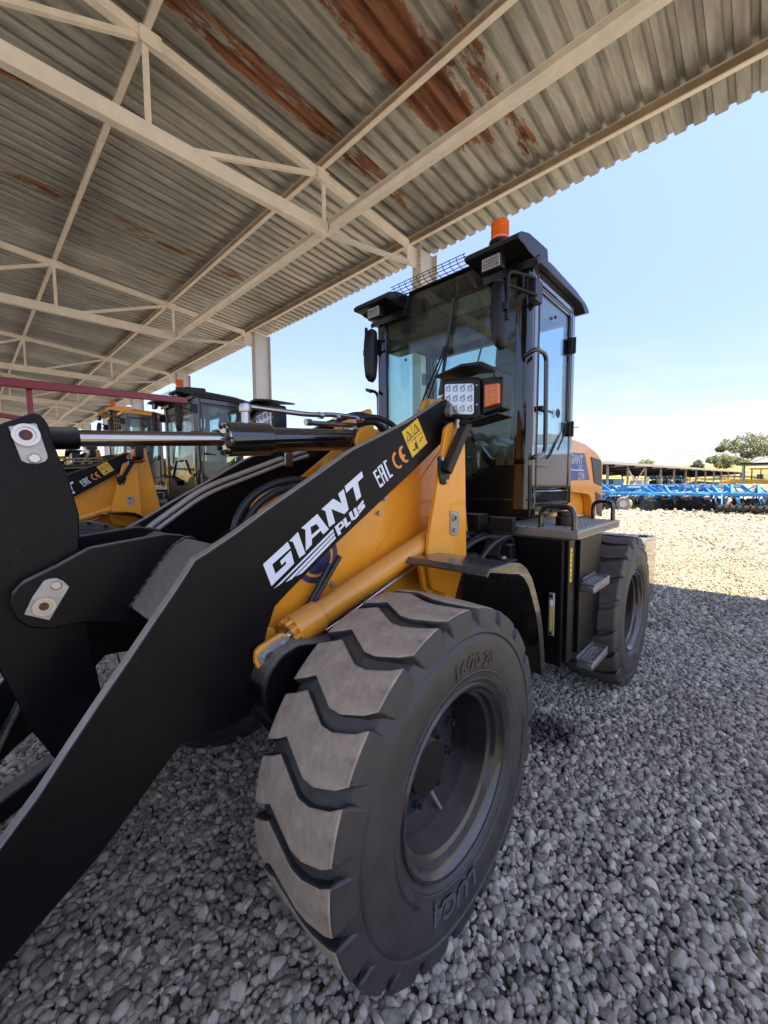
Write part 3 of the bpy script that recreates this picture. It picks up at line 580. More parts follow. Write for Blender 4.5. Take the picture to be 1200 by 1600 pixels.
def wheel(y, s, tread, rear=False):
    loc = Vector((XC, y, AX_Z)); global ORG
    sv = ORG.copy(); ORG = Vector((XC, 0, 0))
    X = lambda x: sx(x, s)-0
    def lat(prof, mi=0): return [(r, X(h)) for r, h in prof]
    body = [(.278, -.650), (.290, -.630), (.302, -.623), (.305, -.618), (.309, -.6185), (.312, -.615), (.330, -.611), (.333, -.609), (.336, -.6105), (.345, -.608), (.390, -.606), (.425, -.607), (.444, -.611), (.450, -.617), (.456, -.611), (.475, -.616), (.500, -.634), (.517, -.70), (.519, -.79),
            (.517, -.88), (.500, -.95), (.475, -.977), (.440, -.985), (.39, -.992), (.345, -.986), (.305, -.972), (.278, -.93)]
    b = MB().lathe([(r, sx(h, s)) for r, h in body], (0, 0, 0), 'X', 96)
    for i, f in enumerate(b.f):
        if min(math.hypot(b.v[q][1], b.v[q][2]) for q in f) > .499: b.m[i] = 1
    w = b.build('wheel', [RUBBER, GROOVE if not rear else RUBBER], LO, smooth=35)
    w.location = (0 if rear else -.016*s, y-.99+(0 if rear else .038), AX_Z)
    rim = [(.276, -.90), (.287, -.636), (.290, -.629), (.285, -.622), (.277, -.624), (.270, -.636), (.264, -.641), (.256, -.645), (.251, -.664), (.238, -.672), (.234, -.70), (.234, -.745), (.2325, -.75), (.2335, -.755), (.232, -.806), (.228, -.815), (.10, -.815)]
    b = MB().lathe([(r, sx(h, s)) for r, h in rim], (0, 0, 0), 'X', 96); b.build('rim', RIM, w, smooth=30)
    h = MB().lathe([(r, sx(q, s)) for r, q in [(.208, -.814), (.207, -.803), (.137, -.8015), (.135, -.797), (.060, -.796), (.056, -.790), (.0, -.789)]], (0, 0, 0), 'X', 40)
    h.build('hub', HUB, w, smooth=30)
    bl = MB()
    for k in range(10):
        a = 2*math.pi*k/10+.2; c, d = .176*math.cos(a), .176*math.sin(a)
        x0, x1, x2 = sx(-.804, s), sx(-.786, s), sx(-.770, s)
        bl.tube([(x0, c, d), (x1, c, d), (x1+(x2-x1)*.02, c, d), (x2, c, d)], [.015, .015, .009, .009], 6)
    for k in range(8):
        a = 2*math.pi*k/8; c, d = .104*math.cos(a), .104*math.sin(a)
        bl.cyl((sx(-.797, s), c, d), (sx(-.783, s), c, d), .011, 6)
    for q in (bl.each('wheel_nut', NUT, w, smooth=30)): pass
    vv = MB().tube([(sx(-.80, s), .06, -.165), (sx(-.775, s), .066, -.20), (sx(-.755, s), .07, -.225)], .007, 8); vv.cyl((sx(-.81, s), .058, -.155), (sx(-.798, s), .06, -.168), .012, 8)
    vv.build('valve_stem', DUSTY, w, smooth=30)
    if s > 0:
        t = ring_text('16/70-20', .352, 96, .062, sx(-.6035, s), s, w); t.build('raised_lettering', RUBBER if False else LETTER2, w)
        t = ring_text('LUGA', .325, 281, .088, sx(-.6045, s), s, w); t.build('raised_lettering', LETTER_R, w)
        t = ring_text('TUBELESS  NHS', .395, 190, .028, sx(-.6035, s), s, w); t.build('raised_lettering', LETTER2, w)
        t = ring_text('MAX LOAD 4800 KG AT 350 KPA', .330, 335, .016, sx(-.6085, s), s, w); t.build('raised_lettering', LETTER2, w)
    key = (s, tread.name)
    first = LUGS.get(key)
    a0 = rng.uniform(0, 18) if rear else LUG_A0
    for k in range(20):
        if first is None:
            first = lug_mesh(s).build('tread_lug', [tread, RUBBER], w)
            bmm = bmesh.new(); bmm.from_mesh(first.data); bmesh.ops.remove_doubles(bmm, verts=bmm.verts, dist=.0005); bmesh.ops.recalc_face_normals(bmm, faces=bmm.faces); bmm.to_mesh(bmm and first.data); bmm.free()
            first.data.transform(Matrix.Translation((XC, 0, 0)) @ Matrix.Translation((-XC, 0, 0)))
            md = first.modifiers.new('bevel', 'BEVEL'); md.width = .007; md.segments = 2; md.limit_method = 'ANGLE'; md.angle_limit = R(35)
            first.data.shade_smooth(); first.data.set_sharp_from_angle(angle=R(40))
            LUGS[key] = first; o = first
        elif k == 0 and first.parent is not w:
            o = first.copy(); COL.objects.link(o); o.parent = w
        else:
            o = first.copy(); COL.objects.link(o); o.parent = w
        o.rotation_euler = (-R(a0+18*k), 0, 0)
    ORG = sv
    return w
LETTER2 = mat('moulded_rubber_letters', (0.030, 0.030, 0.030), 0.45)
LUGS = {}; LUG_A0 = 7.0
wheel(.99, 1, TREAD); wheel(.99, -1, TREAD); wheel(3.27, 1, TREAD2, True); wheel(3.27, -1, TREAD2, True)

# ---- axles and belly
b = MB().cyl((-2.32, .99, AX_Z), (-.74, .99, AX_Z), .085, 24); b.lathe([(0, -.17), (.12, -.16), (.2, -.07), (.2, .07), (.12, .16), (0, .17)], (XC, .99, AX_Z), 'X', 28)
for q in (-.86, mx_(-.86)): b.cyl((q-.05, .99, AX_Z), (q+.05, .99, AX_Z), .14, 28)
b.build('front_axle', DARK, LO, smooth=35)
b = MB().cyl((-2.32, 3.27, AX_Z), (-.74, 3.27, AX_Z), .085, 24); b.lathe([(0, -.17), (.2, -.07), (.2, .07), (0, .17)], (XC, 3.27, AX_Z), 'X', 28)
b.build('rear_axle', DARK, LO, smooth=35)

# ---- front frame (orange): tower plates, side plates, floor
towerp = [(1.385,1.098),(1.398,1.210),(1.507,1.634),(1.521,1.702),(1.567,1.730),(1.621,1.735),(1.666,1.716),(1.684,1.619),(1.705,1.076),(1.610,0.907),(1.423,0.970),(1.404,1.058)]
body_o = [(1.825,1.934),(1.681,1.876),(1.579,1.864),(1.549,1.826),(1.524,1.756),(1.549,1.676),(1.309,1.508),(1.043,1.321),(0.784,1.159),(0.702,1.059),(0.685,0.974),(0.698,0.903),(0.762,0.824),(0.966,0.756),(1.262,0.805),(1.767,0.721),(1.990,1.024)]
for s in sides():
    P('X', rounded(towerp, .02), sx(-1.05, s), sx(-1.07, s)).build('tower_plate', ORANGE, LO, bevel=.003)
    side = P('X', rounded(body_o, .03), sx(-1.20, s), sx(-1.225, s)).build('side_plate', ORANGE, LO, bevel=.004)
    fold = [(1.698,1.630),(1.441,1.399),(1.215,1.154),(1.108,1.053),(1.163,1.042),(1.280,1.146),(1.499,1.367),(1.739,1.559)]
    P('X', fold, sx(-1.199, s), sx(-1.196, s)).build('fold_strip', ORANGE, side, bevel=.001)
    for (u, v) in [(1.227,1.321),(0.964,1.062),(1.264,1.384)]:
        MB().cyl((sx(-1.2, s), u, v), (sx(-1.185, s), u, v), .011, 6).build('bolt', ZINC, side)
    em = [(0.897,1.176)][0]
    b = MB(); n = 36
    for (r0, r1, a0, a1) in ((.078, .100, 0, 2*math.pi), (.0, .066, -2.2, .9)):
        k = 30
        vs = []
        for i in range(k+1):
            a = a0+(a1-a0)*i/k; vs += [(sx(-1.1985, s), em[0]+r0*math.cos(a), em[1]+r0*math.sin(a)), (sx(-1.1985, s), em[0]+r1*math.cos(a), em[1]+r1*math.sin(a))]
        b.add(vs, [(2*i, 2*i+1, 2*i+3, 2*i+2) for i in range(k)])
    if s > 0: b.build('ring_emblem', EMBLEM, side)
    lk = rounded([(1.555,1.318),(1.625,1.314),(1.627,1.212),(1.599,1.199),(1.556,1.209)], .01)
    pl = P('X', lk, sx(-1.05, s), sx(-1.043, s)).build('pin_lock', ZINC, LO, bevel=.001)
    c1, c2 = [(1.581,1.286),(1.582,1.229)]
    MB().lathe([(.0, .0), (.016, 0), (.016, .008*s), (.011, .008*s), (.011, .003*s), (0, .003*s)], (sx(-1.043, s), *c1), 'X', 20).build('pin_collar', STEEL, pl, smooth=30)
    MB().cyl((sx(-1.046, s), *c1), (sx(-1.039, s), *c1), .010, 14).build('pin', RUSTPIN, pl, smooth=30)
    MB().cyl((sx(-1.043, s), *c2), (sx(-1.034, s), *c2), .011, 6).build('bolt', ZINC, pl)
    # lug beside the axle and the brace under the fender
    lug = [(0.688,0.956),(0.626,0.941),(0.583,0.905),(0.560,0.856),(0.559,0.810),(0.594,0.730),(0.815,0.536),(1.071,0.726),(0.879,0.909)]
    P('X', rounded(lug, .02), sx(-1.02, s), sx(-1.11, s)).build('frame_lug', GLOSS if False else BLACK, LO, bevel=.012, seg=3)
B(*bx(-1.225, mx_(-1.225), .62, 1.72, .78, .80)).build('frame_floor', DARK, LO)
B(*bx(-1.225, mx_(-1.225), 1.66, 1.70, .45, 1.52)).build('frame_bulkhead', ORANGE, LO, bevel=.004)
B(*bx(-1.226, mx_(-1.226), 1.15, 1.19, 1.05, 1.34)).build('frame_web', ORANGE, LO, bevel=.004)
b = MB().box(XC-.30, XC+.30, 1.3, 1.62, 1.18, 1.36); b.cyl((XC-.20, 1.36, 1.27), (XC-.20, 1.1, 1.29), .05, 18); b.cyl((XC+.12, 1.4, 1.34), (XC+.12, 1.12, 1.36), .04, 18)
b.build('valve_block', ORANGE, LO, bevel=.012)

# ---- boom
arm = [(1.697,1.811),(1.640,1.858),(1.556,1.834),(1.323,1.714),(1.084,1.611),(0.997,1.574),(0.789,1.454),(0.643,1.372),(0.538,1.308),(0.462,1.267),(0.421,1.246),(0.365,1.169),(0.310,1.097),(0.251,1.018),(0.197,0.948),(0.131,0.859),(0.073,0.779),(0.009,0.704)] + [(-.30,.36),(-.36,.29),(-.36,.22),(-.30,.16),(-.22,.16)] + [(-0.005,0.440),(0.074,0.500),(0.165,0.564),(0.262,0.656),(0.362,0.753),(0.483,0.739),(0.564,0.744),(0.587,0.802),(0.581,0.896),(0.620,0.965),(0.628,0.993),(0.657,1.062),(0.715,1.104),(0.808,1.165),(0.915,1.237),(1.150,1.382),(1.322,1.486),(1.517,1.612),(1.676,1.709)]
arms = {}
for s in sides():
    a = P('X', arm, sx(-1.10, s), sx(-1.14, s)).build('boom_arm', BLACK, LO, bevel=.004); arms[s] = a
    y, z = [(1.609,1.800)][0]
    MB().cyl((sx(-1.072, s), y, z-.01), (sx(-1.235, s), y, z-.01), .03, 24).build('boom_pin', ZINC, a, smooth=30)
    up_e = arm[1:18]; eb = MB()
    for p, q in zip(up_e[:-1], up_e[1:]):
        d = (Vector(q)-Vector(p)).normalized(); nn = Vector((d.y, -d.x)); nn = nn if nn.y > 0 else -nn
        eb.prism('X', [p, q, (q[0]+nn.x*.0015, q[1]+nn.y*.0015), (p[0]+nn.x*.0015, p[1]+nn.y*.0015)], sx(-1.1035, s), sx(-1.1365, s))
    eb.build('worn_edge', EDGE, a)['kind'] = 'stuff'
    # lettering on the outer face
    if s > 0:
        Lx0, Lx1 = -1.0995, -1.0985
        def letter(polys, m_, name='lettering'):
            b = MB()
            for p in polys: b.prism('X', p, Lx0, Lx1)
            return b.build(name, m_, a)
        letter([[(0.618,1.204),(0.707,1.264),(0.717,1.242),(0.649,1.199),(0.660,1.167),(0.700,1.193),(0.698,1.203),(0.683,1.191),(0.678,1.205),(0.718,1.234),(0.730,1.190),(0.645,1.131)]], WHITE)
        letter([[(0.713,1.266),(0.747,1.292),(0.775,1.217),(0.751,1.205),(0.727,1.262)]], WHITE)
        letter([[(0.761,1.304),(0.827,1.347),(0.823,1.313),(0.797,1.304),(0.801,1.276),(0.802,1.263),(0.802,1.244),(0.777,1.225),(0.777,1.297)], [(0.827,1.347),(0.876,1.290),(0.851,1.274),(0.840,1.288),(0.802,1.263),(0.801,1.276),(0.836,1.297),(0.823,1.313)]], WHITE)
        letter([[(0.845,1.362),(0.898,1.397),(0.937,1.378),(0.921,1.414),(0.947,1.430),(0.970,1.355),(0.949,1.339),(0.888,1.361),(0.905,1.311),(0.878,1.297),(0.862,1.355)]], WHITE)
        letter([[(0.952,1.440),(1.038,1.496),(1.045,1.475),(1.017,1.455),(1.034,1.401),(1.010,1.385),(0.992,1.439),(0.960,1.416)]], WHITE)
        letter([[(0.653,1.121),(0.895,1.289),(0.898,1.280),(0.680,1.133)]], WHITE, 'stripe')
        letter([[(0.696,1.134),(0.899,1.276),(0.902,1.267),(0.720,1.140)]], WHITE, 'stripe')
        letter([[(0.735,1.146),(0.903,1.263),(0.907,1.254),(0.761,1.153)]], WHITE, 'stripe')
        letter([[(0.902,1.296),(0.916,1.304),(0.933,1.269),(0.919,1.262)], [(0.916,1.304),(0.938,1.316),(0.951,1.298),(0.926,1.280),(0.923,1.288),(0.939,1.299),(0.933,1.307),(0.919,1.297)]], WHITE)
        letter([[(0.942,1.319),(0.955,1.327),(0.965,1.304),(0.977,1.311),(0.980,1.304),(0.956,1.288)]], WHITE)
        letter([[(0.970,1.341),(0.984,1.349),(0.995,1.323),(1.003,1.328),(0.992,1.353),(1.006,1.362),(1.021,1.330),(1.003,1.317),(0.984,1.312)]], WHITE)
        letter([[(1.014,1.362),(1.044,1.388),(1.047,1.379),(1.028,1.365),(1.048,1.374),(1.055,1.361),(1.022,1.335),(1.019,1.344),(1.040,1.357),(1.018,1.348)]], WHITE)
        letter([[(1.097,1.493),(1.117,1.506),(1.122,1.499),(1.110,1.492),(1.118,1.476),(1.134,1.484),(1.139,1.476),(1.123,1.467),(1.136,1.445),(1.153,1.453),(1.158,1.443),(1.139,1.432)]], WHITE)
        letter([[(1.122,1.513),(1.129,1.517),(1.168,1.452),(1.162,1.448)], [(1.129,1.517),(1.147,1.528),(1.148,1.521),(1.133,1.512)], [(1.147,1.528),(1.187,1.462),(1.177,1.458),(1.139,1.518)], [(1.144,1.489),(1.156,1.496),(1.160,1.489),(1.148,1.482)]], WHITE)
        letter([[(1.155,1.536),(1.174,1.545),(1.178,1.539),(1.168,1.533),(1.198,1.482),(1.210,1.489),(1.215,1.482),(1.194,1.470)]], WHITE)
        letter([[(1.224,1.580),(1.213,1.568),(1.209,1.555),(1.212,1.540),(1.220,1.527),(1.231,1.517),(1.247,1.511),(1.260,1.513),(1.271,1.520),(1.266,1.528),(1.251,1.521),(1.239,1.525),(1.228,1.535),(1.222,1.546),(1.222,1.561),(1.235,1.573)]], ORVINYL)
        letter([[(1.270,1.608),(1.256,1.599),(1.250,1.586),(1.252,1.570),(1.260,1.557),(1.274,1.544),(1.293,1.537),(1.305,1.540),(1.315,1.545),(1.307,1.551),(1.295,1.547),(1.283,1.558),(1.294,1.566),(1.286,1.574),(1.275,1.568),(1.267,1.581),(1.267,1.592),(1.278,1.601)]], ORVINYL)
        st = P('X', [(1.270,1.664),(1.375,1.732),(1.446,1.631),(1.340,1.561)], -1.0995, -1.0984).build('warning_plate', YELLOW, a)
        b = MB()
        def ring(out, inn):
            vs = [(-1.0979, *p) for p in out]+[(-1.0979, *p) for p in inn]; n = len(out)
            b.add(vs, [(i, (i+1) % n, n+(i+1) % n, n+i) for i in range(n)])
        ring([(1.300,1.672),(1.344,1.650),(1.306,1.623)], [(1.303,1.664),(1.336,1.650),(1.309,1.631)])
        ring([(1.352,1.706),(1.394,1.683),(1.354,1.657)], [(1.356,1.699),(1.385,1.683),(1.357,1.665)])
        for q in ([(1.308,1.616),(1.408,1.679),(1.410,1.677),(1.310,1.615)], [(1.320,1.698),(1.323,1.699),(1.391,1.594),(1.388,1.592)], [(1.314,1.659),(1.320,1.655),(1.326,1.644),(1.318,1.646)], [(1.366,1.693),(1.372,1.688),(1.378,1.676),(1.369,1.681)],
                  [(1.352,1.627),(1.366,1.625),(1.377,1.604),(1.370,1.597),(1.359,1.606)], [(1.341,1.594),(1.361,1.602),(1.363,1.596),(1.347,1.588)], [(1.386,1.632),(1.408,1.658),(1.412,1.655),(1.391,1.631)]):
            b.add([(-1.0979, *p) for p in q], [tuple(range(len(q)))])
        b.each('pictogram', INK, st)
    if s < 0:
        for dx_ in (0, .028):
            MB().tube([(-1.895+dx_, y, z) for y, z in [(0.101,0.694),(0.052,0.596),(-0.017,0.447)]], .011, 10).build('hydraulic_pipe', STEEL, a, smooth=40)
        pp = [(-1.905, .47, 1.20), (-1.905, .54, 1.27), (-1.905, .74, 1.41), (-1.905, .82, 1.45), (-1.905, 1.20, 1.59), (-1.905, 1.36, 1.64)]
        MB().tube(fillet(pp, .06), .013, 10).build('hydraulic_pipe', PIPE, a, smooth=40)
        MB().tube([(p[0]+.02, p[1], p[2]-.028) for p in fillet(pp, .06)], .010, 10).build('hydraulic_pipe', PIPE, a, smooth=40)
        for (y0, z0) in ((.50, 1.225), (1.2, 1.575)): B(-1.925, -1.87, y0, y0+.05, z0-.03, z0+.045).build('pipe_clamp', STEEL, a, bevel=.004)
xb = [(0.322,1.084),(0.358,1.134),(0.399,1.191),(0.437,1.239),(0.457,1.259),(0.492,1.277),(0.520,1.259),(0.533,1.176),(0.472,1.074),(0.399,1.010)]
xbm = P('X', xb, -1.1405, mx_(-1.1405)).build('crossbeam', DUSTY, LO, bevel=.012, seg=3)
for s in sides():                                        # weld beads where the beam meets the arm and the ear plates
    for X_ in (-1.1425, -1.3585):
        ring_ = [(sx(X_+random.uniform(-.001, .001), s), y, z) for y, z in spline([(p[0], p[1], 0) for p in xb+xb[:1]], 6) for _ in (0,)] if False else [(sx(X_, s), q.x, q.y) for q in spline([(p[0], p[1], 0) for p in xb+xb[:1]], 6)]
        MB().tube(ring_, [.005+.0012*math.sin(i*2.6) for i in range(len(ring_))], 6).build('weld_bead', BLACK, xbm, smooth=60)
ear = [(0.064,1.142),(0.067,1.174),(0.091,1.202),(0.160,1.234),(0.234,1.274),(0.326,1.284),(0.430,1.295),(0.486,1.285),(0.509,1.264),(0.569,1.180),(0.563,1.001),(0.384,1.013),(0.294,1.041),(0.225,1.063),(0.180,1.068),(0.137,1.067),(0.095,1.082),(0.071,1.110)]
for s in sides():
    P('X', rounded(ear, .006, 2), sx(-1.36, s), sx(-1.392, s)).build('rocker_bracket', BLACK, LO, bevel=.004)
    pl = P('X', [(0.087,1.120),(0.105,1.161),(0.130,1.201),(0.142,1.204),(0.156,1.203),(0.170,1.192),(0.182,1.174),(0.136,1.092)], sx(-1.36, s), sx(-1.352, s)).build('pin_lock', ZINC, LO, bevel=.0015)
    c1, c2 = [(0.126,1.134),(0.154,1.184)]
    MB().lathe([(0, 0), (.024, 0), (.024, .012*s), (.017, .012*s), (.016, .006*s), (0, .006*s)], (sx(-1.352, s), *c1), 'X', 28).build('pin_collar', STEEL, pl, smooth=30)
    MB().cyl((sx(-1.352, s), *c1), (sx(-1.343, s), *c1), .0105, 12).build('pin', RUSTPIN, pl, smooth=30)
    MB().cyl((sx(-1.352, s), *c2), (sx(-1.344, s), *c2), .0115, 14).build('bolt', STEEL, pl, bevel=.002)
rk = [(0.024,1.558),(0.072,1.607),(0.118,1.633),(0.134,1.642),(0.145,1.643),(0.157,1.633),(0.167,1.613),(0.173,1.569),(0.188,1.517),(0.204,1.464),(0.222,1.362),(0.217,1.263),(0.224,1.112),(0.229,1.015),(0.236,0.935),(0.253,0.802),(0.226,0.622),(0.166,0.643),(0.136,0.671),(0.084,0.795),(0.060,0.891),(0.037,0.964),(-0.006,1.228)]
for s in sides():
    P('X', rounded(rk, .008, 2), sx(-1.41, s), sx(-1.455, s)).build('rocker_plate', BLACK, LO, bevel=.004)
    pl = P('X', [(0.086,1.601),(0.138,1.615),(0.142,1.613),(0.160,1.533),(0.160,1.523),(0.155,1.514),(0.137,1.506),(0.116,1.508),(0.106,1.514)], sx(-1.41, s), sx(-1.402, s)).build('pin_lock', ZINC, LO, bevel=.0015)
    c1, c2 = [(0.118,1.581),(0.132,1.521)]
    MB().lathe([(0, 0), (.029, 0), (.029, .013*s), (.021, .013*s), (.020, .006*s), (0, .006*s)], (sx(-1.402, s), *c1), 'X', 28).build('pin_collar', STEEL, pl, smooth=30)
    MB().cyl((sx(-1.402, s), *c1), (sx(-1.393, s), *c1), .014, 12).build('pin', RUSTPIN, pl, smooth=30)
    MB().cyl((sx(-1.402, s), *c2), (sx(-1.392, s), *c2), .014, 6).build('bolt', STEEL, pl, bevel=.002)
# ---- tilt cylinder along the centre line
def tz(y): return 1.583+0.0703*(y-.10)
T0 = lambda y: (XC, y, tz(y))
rod = MB().cyl(T0(.24), T0(.70), .0255, 28).build('tilt_rod', CHROME, LO, smooth=40)
MB().cyl(T0(.09), T0(.25), .034, 24).build('rod_eye', BLACK, rod, smooth=40, bevel=.004)
b = MB().cyl(T0(.715), T0(.90), .068, 32); b.cyl(T0(.90), T0(1.46), .0515, 32)
bar = b.build('tilt_cylinder', GLOSS, LO, bevel=.004)
b = MB()
for k in range(10):
    a = 2*math.pi*k/10; q = T0(.70); b.cyl((q[0]+.052*math.cos(a), q[1], q[2]+.052*math.sin(a)), (q[0]+.052*math.cos(a), q[1]+.03, q[2]+.052*math.sin(a)), .0095, 8)
b.each('gland_bolt', DARK, bar, smooth=30)
MB().cyl(T0(.707), T0(.72), .060, 32).build('gland', STEEL, bar, smooth=30)
b = MB().cyl((XC, .80, 1.69), (XC, .80, 1.745), .017, 16); b.lathe([(0, -.022), (.022, -.016), (.026, 0), (.022, .016), (0, .022)], (XC, .80, 1.757), 'Z', 20)
fit = b.build('port_fitting', STEEL, bar, smooth=35)
MB().tube(fillet([(XC, .82, 1.765), (XC, 1.12, 1.768), (XC, 1.24, 1.785), (XC, 1.40, 1.79)], .06), .0115, 10).build('steel_pipe', STEEL, bar, smooth=40)
MB().tube([(XC-.05, 1.15, 1.74), (XC-.05, 1.45, 1.758)], .0125, 10).build('steel_pipe', STEEL, bar, smooth=40)
b = MB()
for y in (1.17, 1.27, 1.40, 1.43): b.cyl((XC, y, 1.773+.04*(y-1.17)), (XC, y+.022, 1.774+.04*(y-1.17)), .0175, 6)
for y in (1.13, 1.42): b.cyl((XC-.05, y, 1.742), (XC-.05, y+.03, 1.744), .018, 6)
b.each('pipe_nut', STEEL, bar)
cl = [(1.342,1.657),(1.369,1.716),(1.436,1.735),(1.506,1.729),(1.554,1.672),(1.553,1.537),(1.393,1.532)]
MB().cyl(T0(1.44), T0(1.58), .045, 24).build('cylinder_eye', ORANGE, LO, smooth=40)
for s in sides():
    ce = P('X', rounded(cl, .02), sx(-1.46, s), sx(-1.48, s)).build('cylinder_lug', ORANGE, LO, bevel=.003)
    MB().cyl((sx(-1.46, s), 1.50, 1.69), (sx(-1.448, s), 1.50, 1.69), .024, 20).build('pin', ZINC, ce, smooth=30)
cvp = [(0.849,1.200),(0.822,1.283),(0.842,1.361),(0.910,1.418),(1.006,1.445),(1.103,1.420),(1.171,1.486),(1.259,1.567),(1.413,1.626),(1.606,1.672),(1.602,1.113),(1.101,1.020)]
P('X', rounded(cvp, .03), -1.50, -1.60).build('frame_cover', ORANGE, LO, bevel=.02, seg=3)
# hoses over the tilt cylinder and down the middle
for i, pth in enumerate(([(XC, 1.42, 1.79), (XC+.02, 1.56, 1.80), (XC+.06, 1.66, 1.74), (XC+.08, 1.66, 1.58), (XC+.1, 1.5, 1.36)],
            [(XC-.05, 1.46, 1.758), (XC-.06, 1.60, 1.79), (XC-.05, 1.70, 1.72), (XC-.03, 1.70, 1.5), (XC, 1.55, 1.35)],
            [(XC-.10, 1.30, 1.755), (XC-.10, 1.52, 1.83), (XC-.08, 1.66, 1.78), (XC-.06, 1.72, 1.6), (XC-.04, 1.6, 1.35)],
            [(-1.42, y, z) for y, z in [(0.684,1.256),(0.701,1.327),(0.761,1.402),(0.862,1.451),(0.972,1.466),(1.086,1.450),(1.235,1.377)]],
            [(-1.40, y, z) for y, z in [(0.698,1.237),(0.721,1.302),(0.775,1.372),(0.861,1.420),(0.958,1.434),(1.070,1.416),(1.217,1.348)]],
            [(-1.35, 1.25, 1.55), (-1.38, 1.32, 1.48), (-1.40, 1.36, 1.38), (-1.42, 1.38, 1.30)],
            [(-1.165, .98, 1.17), (-1.16, .90, 1.08), (-1.16, .84, 1.0), (-1.17, .82, .86)], [(-1.165, .93, 1.15), (-1.16, .86, 1.06), (-1.16, .80, .98), (-1.17, .77, .86)])):
    MB().tube(spline(pth), .0155 if i < 6 else .010, 10).build('hydraulic_hose', HOSE, LO, smooth=60)
# ---- lift cylinders
for s in sides():
    X_ = sx(-1.12, s); pin, g0, g1, e1 = [Vector((X_, *p)) for p in [(0.641,0.896),(0.719,0.952),(0.838,0.983),(1.589,1.222)]]
    d = (e1-g0).normalized()
    c = MB().cyl(g1-d*.01, e1, .046, 30); c.cyl(g0+d*.012, g1, .056, 30)
    lc = c.build('lift_cylinder', ORANGE, LO, bevel=.004)
    b = MB(); up = Vector((1, 0, 0)); w = d.cross(up)
    for k in range(10):
        a = 2*math.pi*k/10; q = g0+(up*math.cos(a)+w*math.sin(a))*.045; b.cyl(q-d*.012, q+d*.014, .0085, 6)
    b.each('gland_bolt', ORANGE, lc); MB().cyl(g0-d*.004, g0+d*.02, .036, 24).build('gland', ORANGE, lc)
    MB().cyl(pin, g0, .024, 20).build('lift_rod', CHROME, LO, smooth=40)
    cp = rounded([(0.571,0.948),(0.584,0.960),(0.659,0.982),(0.687,0.970),(0.690,0.935),(0.607,0.882),(0.577,0.895),(0.568,0.918)], .008)
    cv = P('X', cp, sx(-1.072, s), sx(-1.088, s)).build('rod_clevis', ORANGE, LO, bevel=.003)
    P('X', cp, sx(-1.152, s), sx(-1.168, s)).build('rod_clevis', ORANGE, LO, bevel=.003)
    pl = P('X', [(0.573,0.938),(0.617,0.961),(0.648,0.969),(0.665,0.973),(0.679,0.964),(0.690,0.923),(0.689,0.918),(0.592,0.885)], sx(-1.072, s), sx(-1.066, s)).build('pin_lock', ZINC, cv, bevel=.001)
    c1, c2 = [(0.611,0.923),(0.670,0.946)]
    b = MB().lathe([(0, 0), (.019, 0), (.019, .008*s), (.013, .008*s), (.012, .003*s), (0, .003*s)], (sx(-1.066, s), *c1), 'X', 24); b.cyl((sx(-1.066, s), *c2), (sx(-1.058, s), *c2), .011, 6); b.build('pin_collar', STEEL, cv, smooth=30)
    MB().cyl((sx(-1.066, s), *c1), (sx(-1.059, s), *c1), .007, 10).build('pin', RUSTPIN, cv)
    MB().cyl((sx(-1.09, s), *c1), (sx(-1.15, s), *c1), .034, 20).build('bush', ZINC, LO, smooth=30)
    o_ = Vector((0, 0, -.062)); MB().tube(fillet([g1+o_+d*.02+Vector((.015*s, 0, 0)), g1+o_+d*.10+Vector((.02*s, 0, 0)), e1+o_-d*.1+Vector((.02*s, 0, 0))], .03), .0095, 10).build('steel_pipe', STEEL, lc, smooth=40)
# ---- bucket and link (mostly ahead of the picture)
b = MB(); bk = [(-.38, .02), (-.30, .06), (-.30, .45), (-.42, .78), (-.62, .92), (-.66, .90), (-.50, .74), (-.36, .42), (-.38, .10), (-.95, .035), (-1.25, .02), (-1.25, .0), (-.9, .0)]
b.prism('X', bk, -2.46, -.60); b.build('bucket', BLACK, LO)
P('X', [(-.32, .42), (.30, .70), (.33, .64), (-.30, .36)], XC-.03, XC+.03).build('bucket_link', BLACK, LO, bevel=.01)

# ---- fenders
fp = [(1.26, 1.118), (1.285, 1.138), (1.46, 1.136), (1.535, 1.124), (1.60, 1.092), (1.655, 1.04), (1.70, .97), (1.745, .89), (1.78, .80), (1.803, .70), (1.82, .60), (1.825, .545)]
for s in sides():
    t = .006; out = fp; inn = []
    for i, p in enumerate(fp):
        a, c = Vector(fp[max(i-1, 0)]), Vector(fp[min(i+1, len(fp)-1)]); d = (c-a).normalized(); nn = Vector((d.y, -d.x)); inn.append((p[0]+nn.x*-t*-1, p[1]+nn.y*t))
    f = P('X', out+inn[::-1], sx(-.70, s), sx(-1.14, s)).build('front_fender', FENDER, LO, bevel=.002)
    lip = []
    for i, p in enumerate(fp):
        a, c = Vector(fp[max(i-1, 0)]), Vector(fp[min(i+1, len(fp)-1)]); d = (c-a).normalized(); nn = Vector((d.y, -d.x)); k = .012 if i < 2 else (.045 if i < len(fp)-1 else .02); lip.append((p[0]+nn.x*k, p[1]+nn.y*k))
    P('X', fp+lip[::-1], sx(-.694, s), sx(-.6995, s)).build('fender_lip', FENDER, f, bevel=.0015)
    P('X', [(1.36, 1.13), (1.44, 1.13), (1.50, .98), (1.46, .93), (1.40, .97)], sx(-1.08, s), sx(-1.10, s)).build('fender_brace', ORANGE, LO, bevel=.003)
    yb = [(1.550,0.982)][0]
    MB().cyl((sx(-1.08, s), *yb), (sx(-1.06, s), *yb), .014, 6).build('bolt', ZINC, f)

